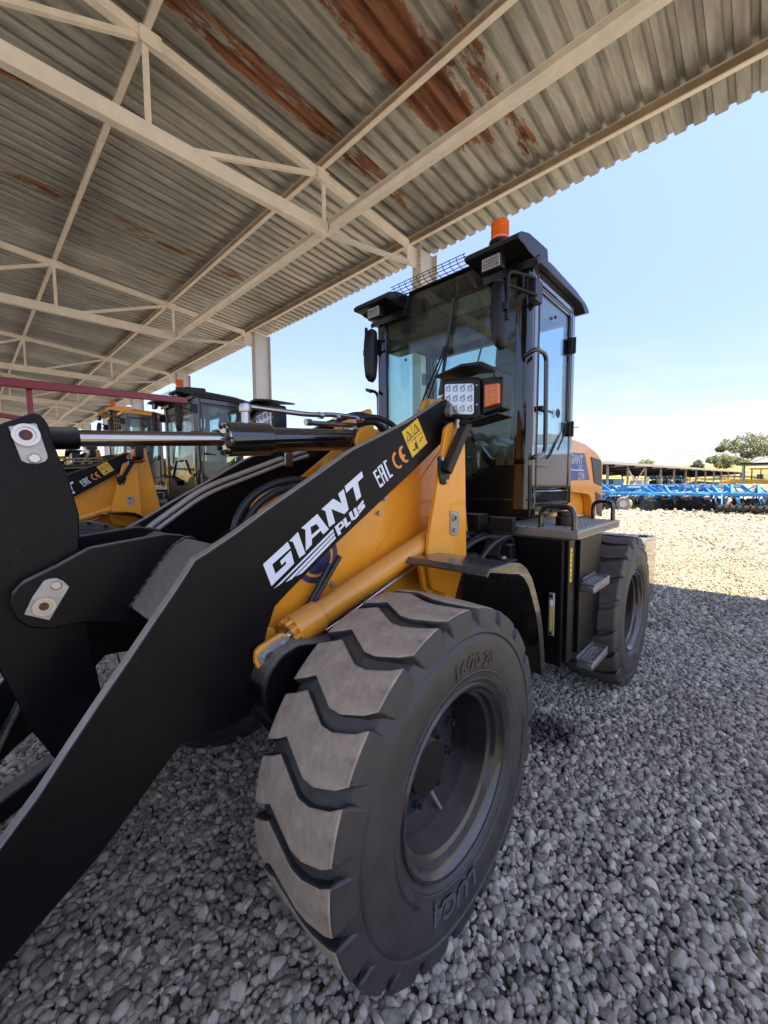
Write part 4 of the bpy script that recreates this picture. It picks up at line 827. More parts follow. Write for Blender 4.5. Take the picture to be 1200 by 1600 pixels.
# ---- headlamps on brackets
for s in sides():
    y = 1.60 if s > 0 else 1.17
    n_before = len(bpy.data.objects); before = set(bpy.data.objects)
    lx0, lx1 = sx(-1.135, s), sx(-.925, s)
    if lx0 > lx1: lx0, lx1 = lx1, lx0
    sh = P('Y', rounded([(lx0, 1.757), (lx1, 1.730), (lx1, 1.922), (lx0, 1.946)] if s > 0 else [(lx0, 1.730), (lx1, 1.757), (lx1, 1.946), (lx0, 1.922)], .028, 5), y, y+.085)
    hl = sh.build('headlamp', SATIN, LO, bevel=.01, seg=3)
    inn = [(sx(q[0], s), q[1]) for q in ((-1.112, 1.777), (-.954, 1.757), (-.954, 1.896), (-1.112, 1.920))]
    P('Y', rounded(inn, .012), y-.004, y+.01).build('reflector', LED, hl, bevel=.002)
    cell = MB()
    for i in range(4):
        for j in range(3):
            cx = -1.112+.158*(i+.5)/4; cz = 1.780-.0055*i+.136*(j+.5)/3
            c = sx(cx, s); k = .0125
            for (dx, dz, w_, h_, an) in ((0, .010, .024, .005, .3), (-.003, -.010, .022, .005, -.4), (.009, 0, .005, .022, .2), (-.008, .002, .004, .012, .5)):
                u, v = Vector((math.cos(an), math.sin(an))), Vector((-math.sin(an), math.cos(an))); o_ = Vector((c+dx, cz+dz))
                cell.prism('Y', [tuple(o_-u*w_/2-v*h_/2), tuple(o_+u*w_/2-v*h_/2), tuple(o_+u*w_/2+v*h_/2), tuple(o_-u*w_/2+v*h_/2)], y-.007, y-.0035)
    cell.build('led_chip', LEDG, hl)['kind'] = 'stuff'
    bo = MB()
    for (q, r_) in ((-1.125, 1.87), (-1.123, 1.80), (-.94, 1.885), (-.938, 1.80)): bo.cyl((sx(q, s), y-.003, r_), (sx(q, s), y+.01, r_), .004, 8)
    bo.each('screw', STEEL, hl)
    hood = MB(); hs = [(-1.150, 1.952), (-1.145, 1.960), (-1.0, 1.984), (-.90, 1.974), (-.835, 1.925), (-.835, 1.897), (-.842, 1.897), (-.845, 1.92), (-.905, 1.958), (-1.0, 1.972), (-1.14, 1.952)]
    hood.prism('Y', [(sx(p[0], s), p[1]) for p in hs], y-.035, y+.13); hood.build('lamp_hood', SATIN, hl, bevel=.002)
    ind = P('Y', rounded([(sx(p[0], s), p[1]) for p in ((-.920, 1.755), (-.825, 1.775), (-.822, 1.905), (-.920, 1.915))], .008), y+.012, y+.10).build('indicator', SATIN, LO, bevel=.004)
    P('Y', rounded([(sx(p[0], s), p[1]) for p in ((-.900, 1.780), (-.832, 1.790), (-.832, 1.876), (-.900, 1.880))], .006), y-.008, y+.02).build('amber_lens', AMBER, ind, bevel=.006)
    ii = MB()
    for k in range(3): ii.box(*bx(-.888, -.845, y-.0105, y-.0075, 1.80+.025*k, 1.806+.025*k, s=s))
    ii.box(*bx(-.885, -.88, y-.0105, y-.0075, 1.80, 1.86, s=s)); ii.each('lens_rib', ORVINYL, ind)
    P('Y', [(sx(p[0], s), p[1]) for p in ((-1.135, 1.737), (-1.0, 1.726), (-.825, 1.750), (-.825, 1.744), (-1.0, 1.717), (-1.135, 1.729))], y-.02, y+.12).build('lamp_tray', SATIN, LO, bevel=.0015)
    # square tube arm down to a flanged foot on the tower plate
    p0, p1 = Vector((sx(-1.00, s), y+.025, 1.745)), Vector((sx(-1.035, s), 1.50, 1.50))
    br = MB().beam(p0, p1, .042, .042, up=(1, 0, 0)).build('lamp_bracket', SATIN, LO, bevel=.004)
    P('X', rounded([(1.450,1.571),(1.520,1.563),(1.561,1.529),(1.526,1.449),(1.495,1.441),(1.471,1.450),(1.456,1.498)], .01), sx(-1.049, s), sx(-1.040, s)).build('bracket_foot', SATIN, br, bevel=.002)
    bo = MB()
    for q in [(1.470,1.558),(1.506,1.458)]: bo.cyl((sx(-1.042, s), *q), (sx(-1.030, s), *q), .010, 6)
    bo.cyl((sx(-1.03, s), y-.015, 1.70), (sx(-1.03, s), y-.015, 1.742), .011, 6); bo.each('bolt', ZINC, br)
    if s < 0:                                            # the far lamp hangs lower on its bent bracket
        for q in set(bpy.data.objects)-before:
            if q.parent == LO and q.name.split('.')[0] in ('headlamp', 'indicator', 'lamp_tray'): q.location.z -= .06

# ---- rear frame, articulation joint and the clutter below the cab
B(XC-.40, XC+.40, 2.1, 4.05, .50, 1.18).build('rear_frame', DARK, LO, bevel=.01)
b = MB().prism('Z', [(XC-.45, 1.70), (XC+.47, 1.70), (XC+.52, 1.80), (XC+.40, 1.95), (XC+.18, 2.10), (XC-.18, 2.10), (XC-.40, 1.95)], 1.03, 1.06); b.prism('Z', [(XC-.30, 1.70), (XC+.30, 1.70), (XC+.14, 2.12), (XC-.14, 2.12)], .52, .56)
b.build('joint_plate', DARK, LO, bevel=.004)
b = MB().cyl((XC, 1.95, .45), (XC, 1.95, 1.12), .06, 20); b.build('joint_pin', ZINC, LO, smooth=30)
for (x, y) in ((-1.20, 1.88), (-1.03, 1.98)):
    br = MB().prism('X', [(y-.07, 1.06), (y-.04, 1.14), (y+.04, 1.14), (y+.07, 1.06), (y+.05, 1.06), (y+.03, 1.12), (y-.03, 1.12), (y-.05, 1.06)], x-.045, x+.045).build('mount_bracket', DARK, LO, bevel=.002)
    MB().lathe([(0, 0), (.05, 0), (.058, .012), (.05, .026), (0, .03)], (x, y, 1.142), 'Z', 24).build('rubber_mount', RUBBER, br, smooth=35)
    MB().cyl((x, y, 1.05), (x, y, 1.12), .012, 6).build('bolt', ZINC, br)
b = MB().box(-1.02, -.96, 2.0, 2.06, 1.045, 1.115); b.prism('Z', rounded([(-1.09, 1.97), (-.955, 1.97), (-.94, 2.03), (-.96, 2.09), (-1.09, 2.09)], .02), 1.01, 1.03); b.cyl((-1.0, 2.0, .955), (-1.0, 2.0, 1.05), .011, 8); b.cyl((-1.0, 2.0, 1.03), (-1.0, 2.0, 1.04), .032, 20)
b.build('steering_joint', DARK, LO, bevel=.003)
MB().cyl((-1.0, 2.0, 1.0405), (-1.0, 2.0, 1.052), .017, 6).build('bolt', ZINC, LO)
MB().cyl((-1.02, 2.02, .98), (-1.12, 1.5, .96), .03, 16).build('steering_cylinder', GLOSS, LO, smooth=35)
for i in range(7):
    x = -1.45+.07*i; MB().tube(spline([(x, 1.72, 1.0+.05*(i % 3)), (x+.03, 1.85, 1.12+.03*(i % 2)), (x+.05, 2.0, 1.16), (x+.02, 2.15, 1.1+.04*(i % 2))]), .014, 8).build('hydraulic_hose', HOSE, LO, smooth=60)
b = MB().box(-1.10, -.96, 2.02, 2.06, 1.18, 1.26); b.box(-1.28, -1.15, 2.0, 2.1, 1.17, 1.27); b.box(-1.45, -1.3, 1.95, 2.05, 1.10, 1.27); b.each('cab_mount', DARK, LO, bevel=.004)
# ---- side tanks with platform, steps and rails
for s in sides():
    tk = B(*bx(-.72, -1.13, 2.105, 2.78, .475, 1.16, s=s)).build('side_tank', BLACK, LO, bevel=.012, seg=3)
    B(*bx(-.70, -.7195, 2.12, 2.20, .50, 1.15, s=s)).build('step_rail', BLACK, tk, bevel=.003)
    B(*bx(-.70, -.7195, 2.30, 2.36, .50, 1.15, s=s)).build('step_rail', BLACK, tk, bevel=.003)
    B(*bx(-.6975, -.6995, 2.135, 2.165, .93, 1.11, s=s)).build('caution_strip', WHITE if False else YELLOW, tk)
    b = MB()
    for k in range(6): b.box(*bx(-.696, -.6972, 2.1425, 2.1575, .952+.026*k, .958+.026*k, s=s))
    b.each('caution_print', INK, tk)
    pf = B(*bx(-.645, -1.13, 2.085, 2.88, 1.163, 1.208, s=s)).build('platform', PLATE, LO, bevel=.004)
    tb_ = MB()
    for i in range(26):
        for j in range(15):
            x, y = -.665-.0305*j, 2.105+.0295*i; a = 1 if (i+j) % 2 else -1
            tb_.beam((sx(x-.009, s), y-.009*a, 1.209), (sx(x+.009, s), y+.009*a, 1.209), .005, .003)
    for i in range(15): x = -.665-.0305*i; tb_.beam((sx(x-.008, s), 2.0845, 1.172), (sx(x+.010, s), 2.0845, 1.198), .003, .006, up=(0, 1, 0))
    for i in range(26): y = 2.10+.0295*i; tb_.beam((sx(-.6445, s), y-.008, 1.172), (sx(-.6445, s), y+.010, 1.198), .006, .003, up=(1, 0, 0))
    tp = tb_.build('raised_tread', PLATE, pf); tp['kind'] = 'stuff'
    for (z, y0) in ((.885, 2.33), (.445, 2.34)):
        st = B(*bx(-.630, -.719, y0, y0+.30, z-.045, z-.006, s=s)).build('step', STEP, LO, bevel=.008)
        fr = MB()
        for q in (bx(-.630, -.637, y0, y0+.30, z-.006, z+.008, s=s), bx(-.711, -.719, y0, y0+.30, z-.006, z+.018, s=s), bx(-.6375, -.7105, y0, y0+.008, z-.006, z+.008, s=s), bx(-.6375, -.7105, y0+.292, y0+.30, z-.006, z+.008, s=s)): fr.box(*q)
        fr.each('step_edge', STEP, st, bevel=.002)
        gp = MB()
        for i in range(8):
            for j in range(4): gp.cyl((sx(-.648-.0175*j, s), y0+.03+.034*i, z-.006), (sx(-.648-.0175*j, s), y0+.03+.034*i, z+.002), .0065, 8, r1=.004)
        gp.build('step_grip', STEP, st)['kind'] = 'stuff'
    b = MB().tube(fillet([(sx(-.86, s), 2.15, 1.2), (sx(-.86, s), 2.15, 1.325), (sx(-.675, s), 2.11, 1.325), (sx(-.675, s), 2.11, 1.2)], .085, 8), .0135, 12).build('hand_rail', GLOSS, LO, smooth=40)
    b = MB().tube(fillet([(sx(-.80, s), 2.86, 1.2), (sx(-.80, s), 2.86, 1.325), (sx(-.675, s), 2.83, 1.325), (sx(-.675, s), 2.83, 1.2)], .05, 6), .0135, 12).build('hand_rail', GLOSS, LO, smooth=40)
    cp = MB().cyl((sx(-.79, s), 2.30, 1.2), (sx(-.79, s), 2.30, 1.262), .045, 20); cp.cyl((sx(-.79, s), 2.30, 1.2625), (sx(-.79, s), 2.30, 1.29), .038, 16)
    fc = cp.build('filler_cap', SATIN, LO, bevel=.004)
    gg = B(*bx(-.757, -.787, 2.090, 2.1045, .640, .872, s=s)).build('sight_gauge', ZINC, tk, bevel=.004)
    g1 = B(*bx(-.765, -.779, 2.086, 2.0895, .672, .80, s=s)).build('gauge_tube', GAUGE, tk, bevel=.001)
    B(*bx(-.765, -.779, 2.086, 2.0895, .8005, .835, s=s)).build('gauge_top', WHITE, tk, bevel=.001)
    b = MB()
    for z in (.655, .855): b.cyl((sx(-.772, s), 2.083, z), (sx(-.772, s), 2.0895, z), .008, 8)
    b.each('screw', DARK, tk)
    # box behind the rear wheel
    rb = P('X', rounded([(3.42, 1.0), (3.48, 1.005), (3.98, 1.0), (4.0, .98), (4.0, .46), (3.62, .46), (3.56, .60), (3.50, .98)], .01), sx(-.62, s), sx(-1.13, s)).build('rear_box', GLOSS, LO, bevel=.006)
    for y in (3.56, 3.82): B(*bx(-.66, -.72, y, y+.08, 1.0035, 1.007, s=s)).build('box_slot', DARK, rb)
    b = B(*bx(-.6185, -.6195, 3.515, 3.56, .93, .985, s=s)).build('warning_sticker', YELLOW, rb)
    ring2 = MB().lathe([(.010, 0), (.018, 0)], (sx(-.618, s), 3.537, .957), 'X', 20).build('warning_print', INK, rb)
# ---- hood
hp = [(2.86, 1.80), (3.05, 1.805), (3.33, 1.79), (3.55, 1.765), (3.70, 1.725), (3.80, 1.66), (3.86, 1.58), (3.90, 1.15), (2.86, 1.15)]
hd = P('X', hp, mx_(-1.07), -1.07).build('engine_hood', ORANGE, LO, bevel=.05, seg=4)
skin = [(2.90, 1.755), (3.10, 1.76), (3.36, 1.745), (3.62, 1.70), (3.74, 1.66), (3.81, 1.60), (3.85, 1.16), (3.56, 1.16), (3.55, 1.27), (3.51, 1.33), (3.44, 1.355), (3.0, 1.385), (2.90, 1.39)]
for s in sides():
    sk = P('X', rounded(skin, .02), sx(-1.0, s), sx(-1.0695, s)).build('hood_side', ORANGE, hd, bevel=.012, seg=3)
    P('X', rounded([(3.471,1.654),(3.744,1.637),(3.790,1.414),(3.574,1.444)], .015), sx(-.9995, s), sx(-.994, s)).build('vent_grille', GRILLE, hd, bevel=.003)
    P('X', rounded([(3.613,1.373),(3.768,1.344),(3.830,1.152),(3.759,1.154),(3.687,1.190)], .02), sx(-.9995, s), sx(-.994, s)).build('vent_grille', GRILLE, hd, bevel=.003)
    P('X', [(2.92, 1.662), (3.30, 1.672), (3.44, 1.468), (2.92, 1.462)], sx(-.9998, s), sx(-.9985, s)).build('hood_decal', BLUEDEC, hd)
    P('X', [(3.305, 1.672), (3.33, 1.66), (3.465, 1.468), (3.445, 1.468)], sx(-.9998, s), sx(-.9986, s)).build('decal_edge', REDDEC, hd)
    for (txt, sz, yy, zz) in (('GIANT', .095, 3.13, 1.588), ('PLUS', .042, 3.22, 1.549), ('L936', .074, 3.25, 1.474)):
        vs, fs = text_mesh(txt, sz); MB().add([(sx(-.9980, s), yy+u*.95*(1 if s > 0 else -1), zz+v) for u, v, w in vs], fs).build('decal_lettering', WHITE, hd)
    P('X', [(2.95, 1.538), (3.30, 1.538), (3.305, 1.545), (2.95, 1.545)], sx(-.9984, s), sx(-.9980, s)).build('decal_line', WHITE, hd)
B(XC-.42, XC+.42, 3.95, 4.12, .45, 1.10).build('counterweight', BLACK, LO, bevel=.02)

# ---- cab
CB = B(-2.10, -.96, 2.20, 2.84, 1.255, 1.30).build('cab', SATIN, LO, bevel=.004)      # the floor carries everything else
XL, XR = -.94, -2.12
def cpart(b, name, m, bevel=.003, smooth=None): return b.build(name, m, CB, bevel=bevel, smooth=smooth)
cpart(P('Y', [(XR, 1.255), (XL, 1.255), (XL, 1.548), (-1.18, 1.548), (-1.355, 1.435), (mx_(-1.355), 1.435), (mx_(-1.18), 1.548), (XR, 1.548)], 2.175, 2.20), 'front_panel', GLOSSP)
cpart(P('Y', [(XL-.005, 1.36), (-1.33, 1.352), (-1.33, 1.34), (XL-.005, 1.348)], 2.170, 2.1748), 'panel_crease', GLOSS, .002)
for s in sides():
    cpart(P('Y', [(sx(p[0], s), p[1]) for p in ((-1.37, 1.80), (-1.345, 1.80), (-1.185, 1.605), (-1.165, 1.592), (-.962, 1.586), (-.962, 1.5485), (-1.18, 1.5485), (-1.21, 1.568))], 2.165, 2.195), 'window_frame', GLOSS, .004)
    cpart(P('Y', [(sx(p[0], s), p[1]) for p in ((-1.24, 1.515), (-1.355, 1.44), (-1.355, 1.475), (-1.23, 1.5475), (-1.18, 1.5475))], 2.166, 2.1745), 'panel_trim', GLOSS, .003)
cpart(MB().box(-2.088, -1.032, 2.184, 2.190, 1.5, 2.735), 'windscreen', GLASS_F, 0)
ft = cpart(P('Y', [(-1.195, 1.555), (-1.36, 1.45), (-1.36, 1.79)], 2.186, 2.192), 'foot_window', GLASS_F, 0)
for s in sides():
    cpart(P('Z', rounded([(sx(p[0], s), p[1]) for p in ((XL, 2.18), (XL, 2.25), (-.985, 2.27), (-1.035, 2.195), (-1.035, 2.165), (-.965, 2.165))], .008, 3), 1.30, 2.70), 'front_pillar', GLOSS, 0, 40)
    cpart(B(*bx(XL, -1.0, 2.79, 2.855, 1.30, 2.62, s=s)), 'rear_pillar', GLOSS, .012)
    cpart(B(*bx(XL+.0, -.985, 2.2505, 2.7895, 1.255, 1.405, s=s)), 'sill_panel', GLOSS, .01)
    cpart(B(*bx(XL, -.985, 2.2505, 2.7895, 2.555, 2.62, s=s)), 'door_header', GLOSS, .006)
    cpart(P('X', [(2.26, 1.33), (2.78, 1.325), (2.78, 1.315), (2.26, 1.318)], sx(XL+.004, s), sx(XL, s)), 'sill_crease', GLOSS, .001)
    # door: glass, gloss lower panel, curved trim strip
    gl = P('X', rounded([(2.262, 1.415), (2.782, 1.415), (2.782, 2.545), (2.262, 2.545)], .02), sx(-.952, s), sx(-.957, s))
    dr = cpart(gl, 'door', GLASS_S, 0)
    lowp = P('X', [(2.262, 1.412), (2.778, 1.412), (2.778, 1.80), (2.72, 1.785), (2.64, 1.71), (2.50, 1.575), (2.45, 1.545), (2.262, 1.54)], sx(-.945, s), sx(-.9515, s)).build('door_panel', GLOSS, dr, bevel=.006)
    P('X', [(2.265, 1.541), (2.45, 1.546), (2.50, 1.576), (2.64, 1.711), (2.72, 1.786), (2.72, 1.845), (2.62, 1.745), (2.49, 1.622), (2.44, 1.59), (2.265, 1.585)], sx(-.9425, s), sx(-.9512, s)).build('door_trim', GLOSS, dr, bevel=.004)
    fr = MB(); X0, X1 = sx(-.943, s), sx(-.951, s)
    for poly in ([(2.258, 1.59), (2.285, 1.59), (2.285, 2.548), (2.258, 2.548)], [(2.757, 1.85), (2.785, 1.85), (2.785, 2.548), (2.757, 2.548)], [(2.2855, 2.52), (2.7565, 2.52), (2.7565, 2.548), (2.2855, 2.548)]): fr.prism('X', poly, X0, X1)
    fr.each('door_frame', GLOSS, dr, bevel=.003)
    MB().tube([(sx(-.9425, s), y, z) for y, z in ((2.272, 1.42), (2.272, 2.51), (2.30, 2.535), (2.745, 2.535), (2.768, 2.51), (2.768, 1.82), (2.60, 1.655))], .003, 6).build('door_seal', RUBBER, dr)
    for z in (2.335, 1.80):
        hg = MB().box(*bx(-.918, -.942, 2.735, 2.80, z-.045, z+.045, s=s)); hg.cyl((sx(-.915, s), 2.767, z-.05), (sx(-.915, s), 2.767, z+.05), .010, 10); hg.build('hinge', SATIN, dr, bevel=.003)
    MB().tube([(sx(-.93, s), 2.80, 1.81), (sx(-.92, s), 2.90, 1.825)], .004, 6).build('hinge_pin', ZINC, dr)
    hb = MB().box(*bx(-.915, -.943, 2.27, 2.35, 1.855, 1.885, s=s)); hb.box(*bx(-.915, -.925, 2.35, 2.44, 1.858, 1.872, s=s)); hb.build('door_handle', SATIN, dr, bevel=.006)
    MB().lathe([(0, 0), (.026, 0), (.030, .004*s), (.026, .008*s), (.016, .008*s), (.012, .003*s), (0, .003*s)], (sx(-.943, s), 2.575, 1.88), 'X', 24).build('door_lock', SATIN, dr, smooth=30)
    MB().cyl((sx(-.945, s), 2.50, 2.44), (sx(-.936, s), 2.50, 2.44), .010, 12).build('glass_clip', SATIN, dr, smooth=30)
    cpart(MB().tube(fillet([(sx(-.945, s), 2.10, 2.125), (sx(-.885, s), 2.10, 2.15), (sx(-.885, s), 2.235, 2.15), (sx(-.885, s), 2.25, 1.615), (sx(-.885, s), 2.10, 1.585), (sx(-.945, s), 2.185, 1.585)], .05, 6), .0125, 12), 'grab_rail', GLOSS, 0, 45)
    # mirrors on looped brackets
    mb_ = MB().tube(fillet([(sx(-.938, s), 2.19, 2.50), (sx(-.90, s), 2.12, 2.515), (sx(-1.0, s), 2.0, 2.545), (sx(-1.0, s), 2.0, 2.30)], .035, 5), .010, 10)
    mb_.tube([(sx(-.938, s), 2.19, 2.42), (sx(-.90, s), 2.12, 2.43), (sx(-1.0, s), 2.0, 2.475)], .009, 10); mb_.tube([(sx(-.945, s), 2.06, 2.46), (sx(-.945, s), 2.06, 2.53)], .007, 8); mb_.box(*bx(-.90, -.94, 2.11, 2.2, 2.41, 2.52, s=s))
    br = cpart(mb_, 'mirror_bracket', SATIN, 0, 45)
    mp_ = rounded([(-1.072, 2.50), (-1.05, 2.525), (-1.022, 2.51), (-1.012, 2.42), (-1.012, 2.28), (-1.022, 2.17), (-1.045, 2.155), (-1.066, 2.185), (-1.076, 2.30)], .02)
    mi = MB(); vs = []; n = len(mp_)
    cx_, cz_ = -1.043, 2.34
    for (k, dy) in ((1.0, 0), (1.0, .02), (.9, -.022), (.55, -.034)):
        for p in mp_:
            x = cx_+(p[0]-cx_)*k*1.25; z = cz_+(p[1]-cz_)*(k if k < 1 else 1); vs.append((sx(x, s), 2.0+dy+(x-cx_)*(.35 if s > 0 else -.3), z))
    fs = [tuple(range(n, 2*n))] + [(i, (i+1) % n, n+(i+1) % n, n+i) for i in range(n)] + [(2*n+i, 2*n+(i+1) % n, (i+1) % n, i) for i in range(n)] + [(3*n+i, 3*n+(i+1) % n, 2*n+(i+1) % n, 2*n+i) for i in range(n)] + [tuple(range(3*n, 4*n))]
    mi.add(vs, fs); mo = mi.build('mirror_housing', SATIN, br, smooth=50)
    MB().add([(v[0], v[1]+.001, v[2]) for v in [(sx(cx_+(p[0]-cx_)*1.15, s), 2.0215+(p[0]-cx_)*1.15*(.35 if s > 0 else -.3), cz_+(p[1]-cz_)*.94) for p in mp_]], [tuple(range(n))]).build('mirror_glass', MIRROR, br)
    MB().box(*bx(-.992, -1.015, 1.975, 2.0, 2.345, 2.385, s=s)).build('mirror_clamp', SATIN, br, bevel=.004)
# rear wall with window, interior
cpart(B(XR+.06, XL-.06, 2.82, 2.85, 1.255, 1.72), 'rear_panel', SATIN)
cpart(B(XR+.06, XL-.06, 2.80, 2.85, 2.50, 2.62), 'rear_header', SATIN)
cpart(B(XR+.06, XL-.06, 2.83, 2.836, 1.72, 2.50), 'rear_window', GLASS_S, 0)
hl_ = cpart(B(XR+.02, XL-.02, 2.21, 2.83, 2.53, 2.60), 'headliner', SATIN)
cpart(MB().box(-2.05, -1.03, 2.20, 2.34, 2.40, 2.53), 'roof_console', SATIN, .02)
seat = cpart(MB().box(-1.80, -1.28, 2.42, 2.80, 1.62, 1.76), 'seat', FABRIC, .04)
MB().prism('X', rounded([(2.70, 1.72), (2.76, 1.72), (2.83, 2.26), (2.80, 2.33), (2.74, 2.30), (2.66, 1.80)], .03), -1.78, -1.30).build('backrest', FABRIC, seat, bevel=.04, seg=3)
MB().prism('X', rounded([(2.70, 2.30), (2.78, 2.28), (2.81, 2.45), (2.79, 2.49), (2.73, 2.49)], .03), -1.45, -1.17).build('headrest', FABRIC, seat, bevel=.035, seg=3)
MB().box(-1.76, -1.30, 2.5, 2.75, 1.30, 1.62).build('seat_base', SATIN, seat, bevel=.02)
st_ = cpart(MB().tube([(XC, 2.24, 1.30), (XC, 2.28, 1.65), (XC, 2.33, 1.84)], .035, 12), 'steering_column', SATIN, 0, 45)
wv = MB(); nmaj = 32
ctr = Vector((XC, 2.345, 1.87)); nx = Vector((1, 0, 0)); ny = Vector((0, .88, -.47)).normalized()*-1
ringp = [ctr+nx*(.19*math.cos(2*math.pi*i/nmaj))+Vector((0, .9, .43))*(.19*math.sin(2*math.pi*i/nmaj)) for i in range(nmaj+1)]
wv.tube(ringp, .014, 8); wv.tube([ringp[0], ctr, ringp[16]], .012, 8); wv.tube([ctr, ringp[24]], .012, 8); wv.build('steering_wheel', SATIN, st_, smooth=60)
cpart(MB().box(-1.20, -1.02, 2.3, 2.78, 1.30, 1.60), 'side_console', SATIN, .02)
cpart(MB().tube([(-1.12, 2.40, 1.6), (-1.12, 2.37, 1.78)], .01, 8), 'control_lever', SATIN, 0, 45)
cpart(MB().box(-1.42, -1.17, 2.19, 2.195, 2.60, 2.62), 'sun_strip', SATIN, 0)
cpart(MB().box(-1.46, -1.02, 2.194, 2.198, 2.50, 2.60), 'sun_visor', FABRIC, .002)
# wiper
wb = MB().tube([(-1.80, 2.165, 1.78), (-1.64, 2.145, 2.06), (-1.50, 2.15, 2.30)], .006, 6); wb.tube([(-1.76, 2.165, 1.76), (-1.61, 2.145, 2.04), (-1.49, 2.15, 2.29)], .005, 6); wb.box(-1.51, -1.48, 2.145, 2.165, 2.285, 2.315)
wp = cpart(wb, 'wiper_arm', SATIN, 0, 45)
MB().beam((-1.545, 2.165, 2.02), (-1.44, 2.165, 2.60), .014, .018).build('wiper_blade', RUBBER, wp)
cpart(MB().tube(spline([(-1.16, 2.198, 2.56), (-1.24, 2.198, 2.34), (-1.31, 2.198, 2.10), (-1.34, 2.198, 1.9)]), .006, 8), 'washer_hose', RUBBER, 0, 45)
# roof: crowned slab with a lamp pod at each front corner
rf = MB(); rfp = [(2.15, 2.60), (2.14, 2.65), (2.19, 2.715), (2.35, 2.74), (2.75, 2.725), (2.95, 2.69), (3.0, 2.65), (3.0, 2.60), (2.93, 2.58), (2.85, 2.6205), (2.18, 2.6205)]
secs = [(XR-.035, .30), (XR-.03, .55), (XR+.02, .85), (XR+.12, 1.0), (-1.83, 1.02), (-1.80, 1.02), (XC, 1.04), (-1.26, 1.02), (-1.23, 1.02), (XL-.12, 1.0), (XL-.02, .85), (XL+.03, .55), (XL+.035, .30)]
cen = {0: (2.172, 2.742), 1: (2.165, 2.750), 2: (2.19, 2.762), 10: (2.19, 2.742)}      # between the pods the roof starts at the windscreen
n = len(rfp); vs = []
for x, k in secs:
    for j, (y, z) in enumerate(rfp):
        if -1.81 < x < -1.25 and j in cen: y, z = cen[j]; vs.append((x, y, z)); continue
        vs.append((x, y, 2.60+(z-2.60)*(k if z > 2.6206 else 1)))
fs = [tuple(range(n)), tuple(range((len(secs)-1)*n, len(secs)*n))]+[(i*n+j, i*n+(j+1) % n, (i+1)*n+(j+1) % n, (i+1)*n+j) for i in range(len(secs)-1) for j in range(n)]
rf.add(vs, fs); roof = rf.build('cab_roof', SATIN, CB, smooth=35)
for s in sides():
    pod = MB(); prof = rounded([(1.955, 2.655), (1.95, 2.675), (1.985, 2.705), (2.08, 2.735), (2.32, 2.752), (2.34, 2.66), (2.16, 2.64), (2.06, 2.645), (2.03, 2.655)], .012, 3)
    pod.prism('X', prof, sx(-.925, s), sx(-1.235, s)); pod.build('lamp_pod', SATIN, roof, bevel=.018, seg=3)
    lx = -1.09
    lp = MB().prism('Y', rounded([(sx(lx-.06, s), 2.572), (sx(lx+.06, s), 2.572), (sx(lx+.06, s), 2.652), (sx(lx-.06, s), 2.652)], .014, 4), 1.985, 2.03).build('work_light', SATIN, roof, bevel=.006)
    MB().prism('Y', rounded([(sx(lx-.052, s), 2.580), (sx(lx+.052, s), 2.580), (sx(lx+.052, s), 2.644), (sx(lx-.052, s), 2.644)], .008, 3), 1.980, 1.988).build('light_lens', LED, lp, bevel=.001)
    cc = MB()
    for i in range(7): cc.box(*bx(lx-.052+.0149*(i+.0)+.012, lx-.052+.0149*i+.0145, 1.977, 1.9797, 2.582, 2.642, s=s)) if i < 6 else None
    for j in range(3): cc.box(*bx(lx-.051, lx+.051, 1.9765, 1.9768, 2.594+.0155*j, 2.5965+.0155*j, s=s))
    cc.build('lens_grid', LEDG, lp)['kind'] = 'stuff'
    MB().box(*bx(lx-.02, lx+.02, 1.995, 2.02, 2.652, 2.69, s=s)).build('light_bracket', ZINC, lp, bevel=.002)
gd = MB()
for (y, z) in ((1.985, 2.722), (1.992, 2.709), (2.004, 2.696), (2.03, 2.687), (2.06, 2.684)): gd.tube([(-1.81, y, z), (-1.25, y, z)], .0024, 6)
for i in range(12): x = -1.79+.048*i; gd.tube([(x, 1.985, 2.724), (x, 2.004, 2.694), (x, 2.05, 2.684), (x, 2.15, 2.74)], .0022, 6)
gd.build('wire_guard', DARK, roof, smooth=60)['kind'] = 'stuff'
bp_ = [(0, .0), (.055, 0), (.055, .018), (.046, .022), (.047, .03)]
for k in range(6): bp_ += [(.0475, .032+.013*k), (.044, .038+.013*k), (.0475, .042+.013*k)]
bp_ += [(.044, .115), (.03, .122), (0, .124)]
bc = MB().lathe(bp_, (-1.075, 2.05, 2.722), 'Z', 28).build('beacon', BEACON, roof, smooth=40)
MB().lathe([(0, -.004), (.057, -.004), (.057, .014), (.0485, .0215), (0, .0215)], (-1.075, 2.05, 2.722), 'Z', 28).build('beacon_base', SATIN, bc, smooth=40)
ORG = Vector((0, 0, 0))

# ---- the two loaders in the next bays
km = kid_map()
L2 = copy_tree(LO, km); L2.location = (XC-4.62, 1.0, 0); L2['label'] = 'second orange wheel loader with dark cab roof, in the bay beyond the nearest loader'
L3 = copy_tree(LO, km); L3.location = (XC-9.3, 1.1, 0); L3.scale = (1.15, 1.15, 1.15); L3['label'] = 'farthest wheel loader with orange cab roof, half hidden behind the dark-roofed one'
for c in children(L2):                                  # its front half is steered, standing a step farther forward
    if c.type == 'MESH' and c.name.split('.')[0] not in ('joint_plate', 'joint_pin'):
        ys = [(c.matrix_basis @ Vector(q)).y for q in c.bound_box]
        if (min(ys)+max(ys))/2 < .82 and max(ys) < 1.2: c.location.y -= .19
km = kid_map()
def find(o, nm, out):
    for c in km.get(o, []):
        if c.name.split('.')[0] == nm: out.append(c)
        find(c, nm, out)
    return out
for c in find(L3, 'cab_roof', []):
    c.data = c.data.copy(); c.data.materials.clear(); c.data.materials.append(ORANGE)
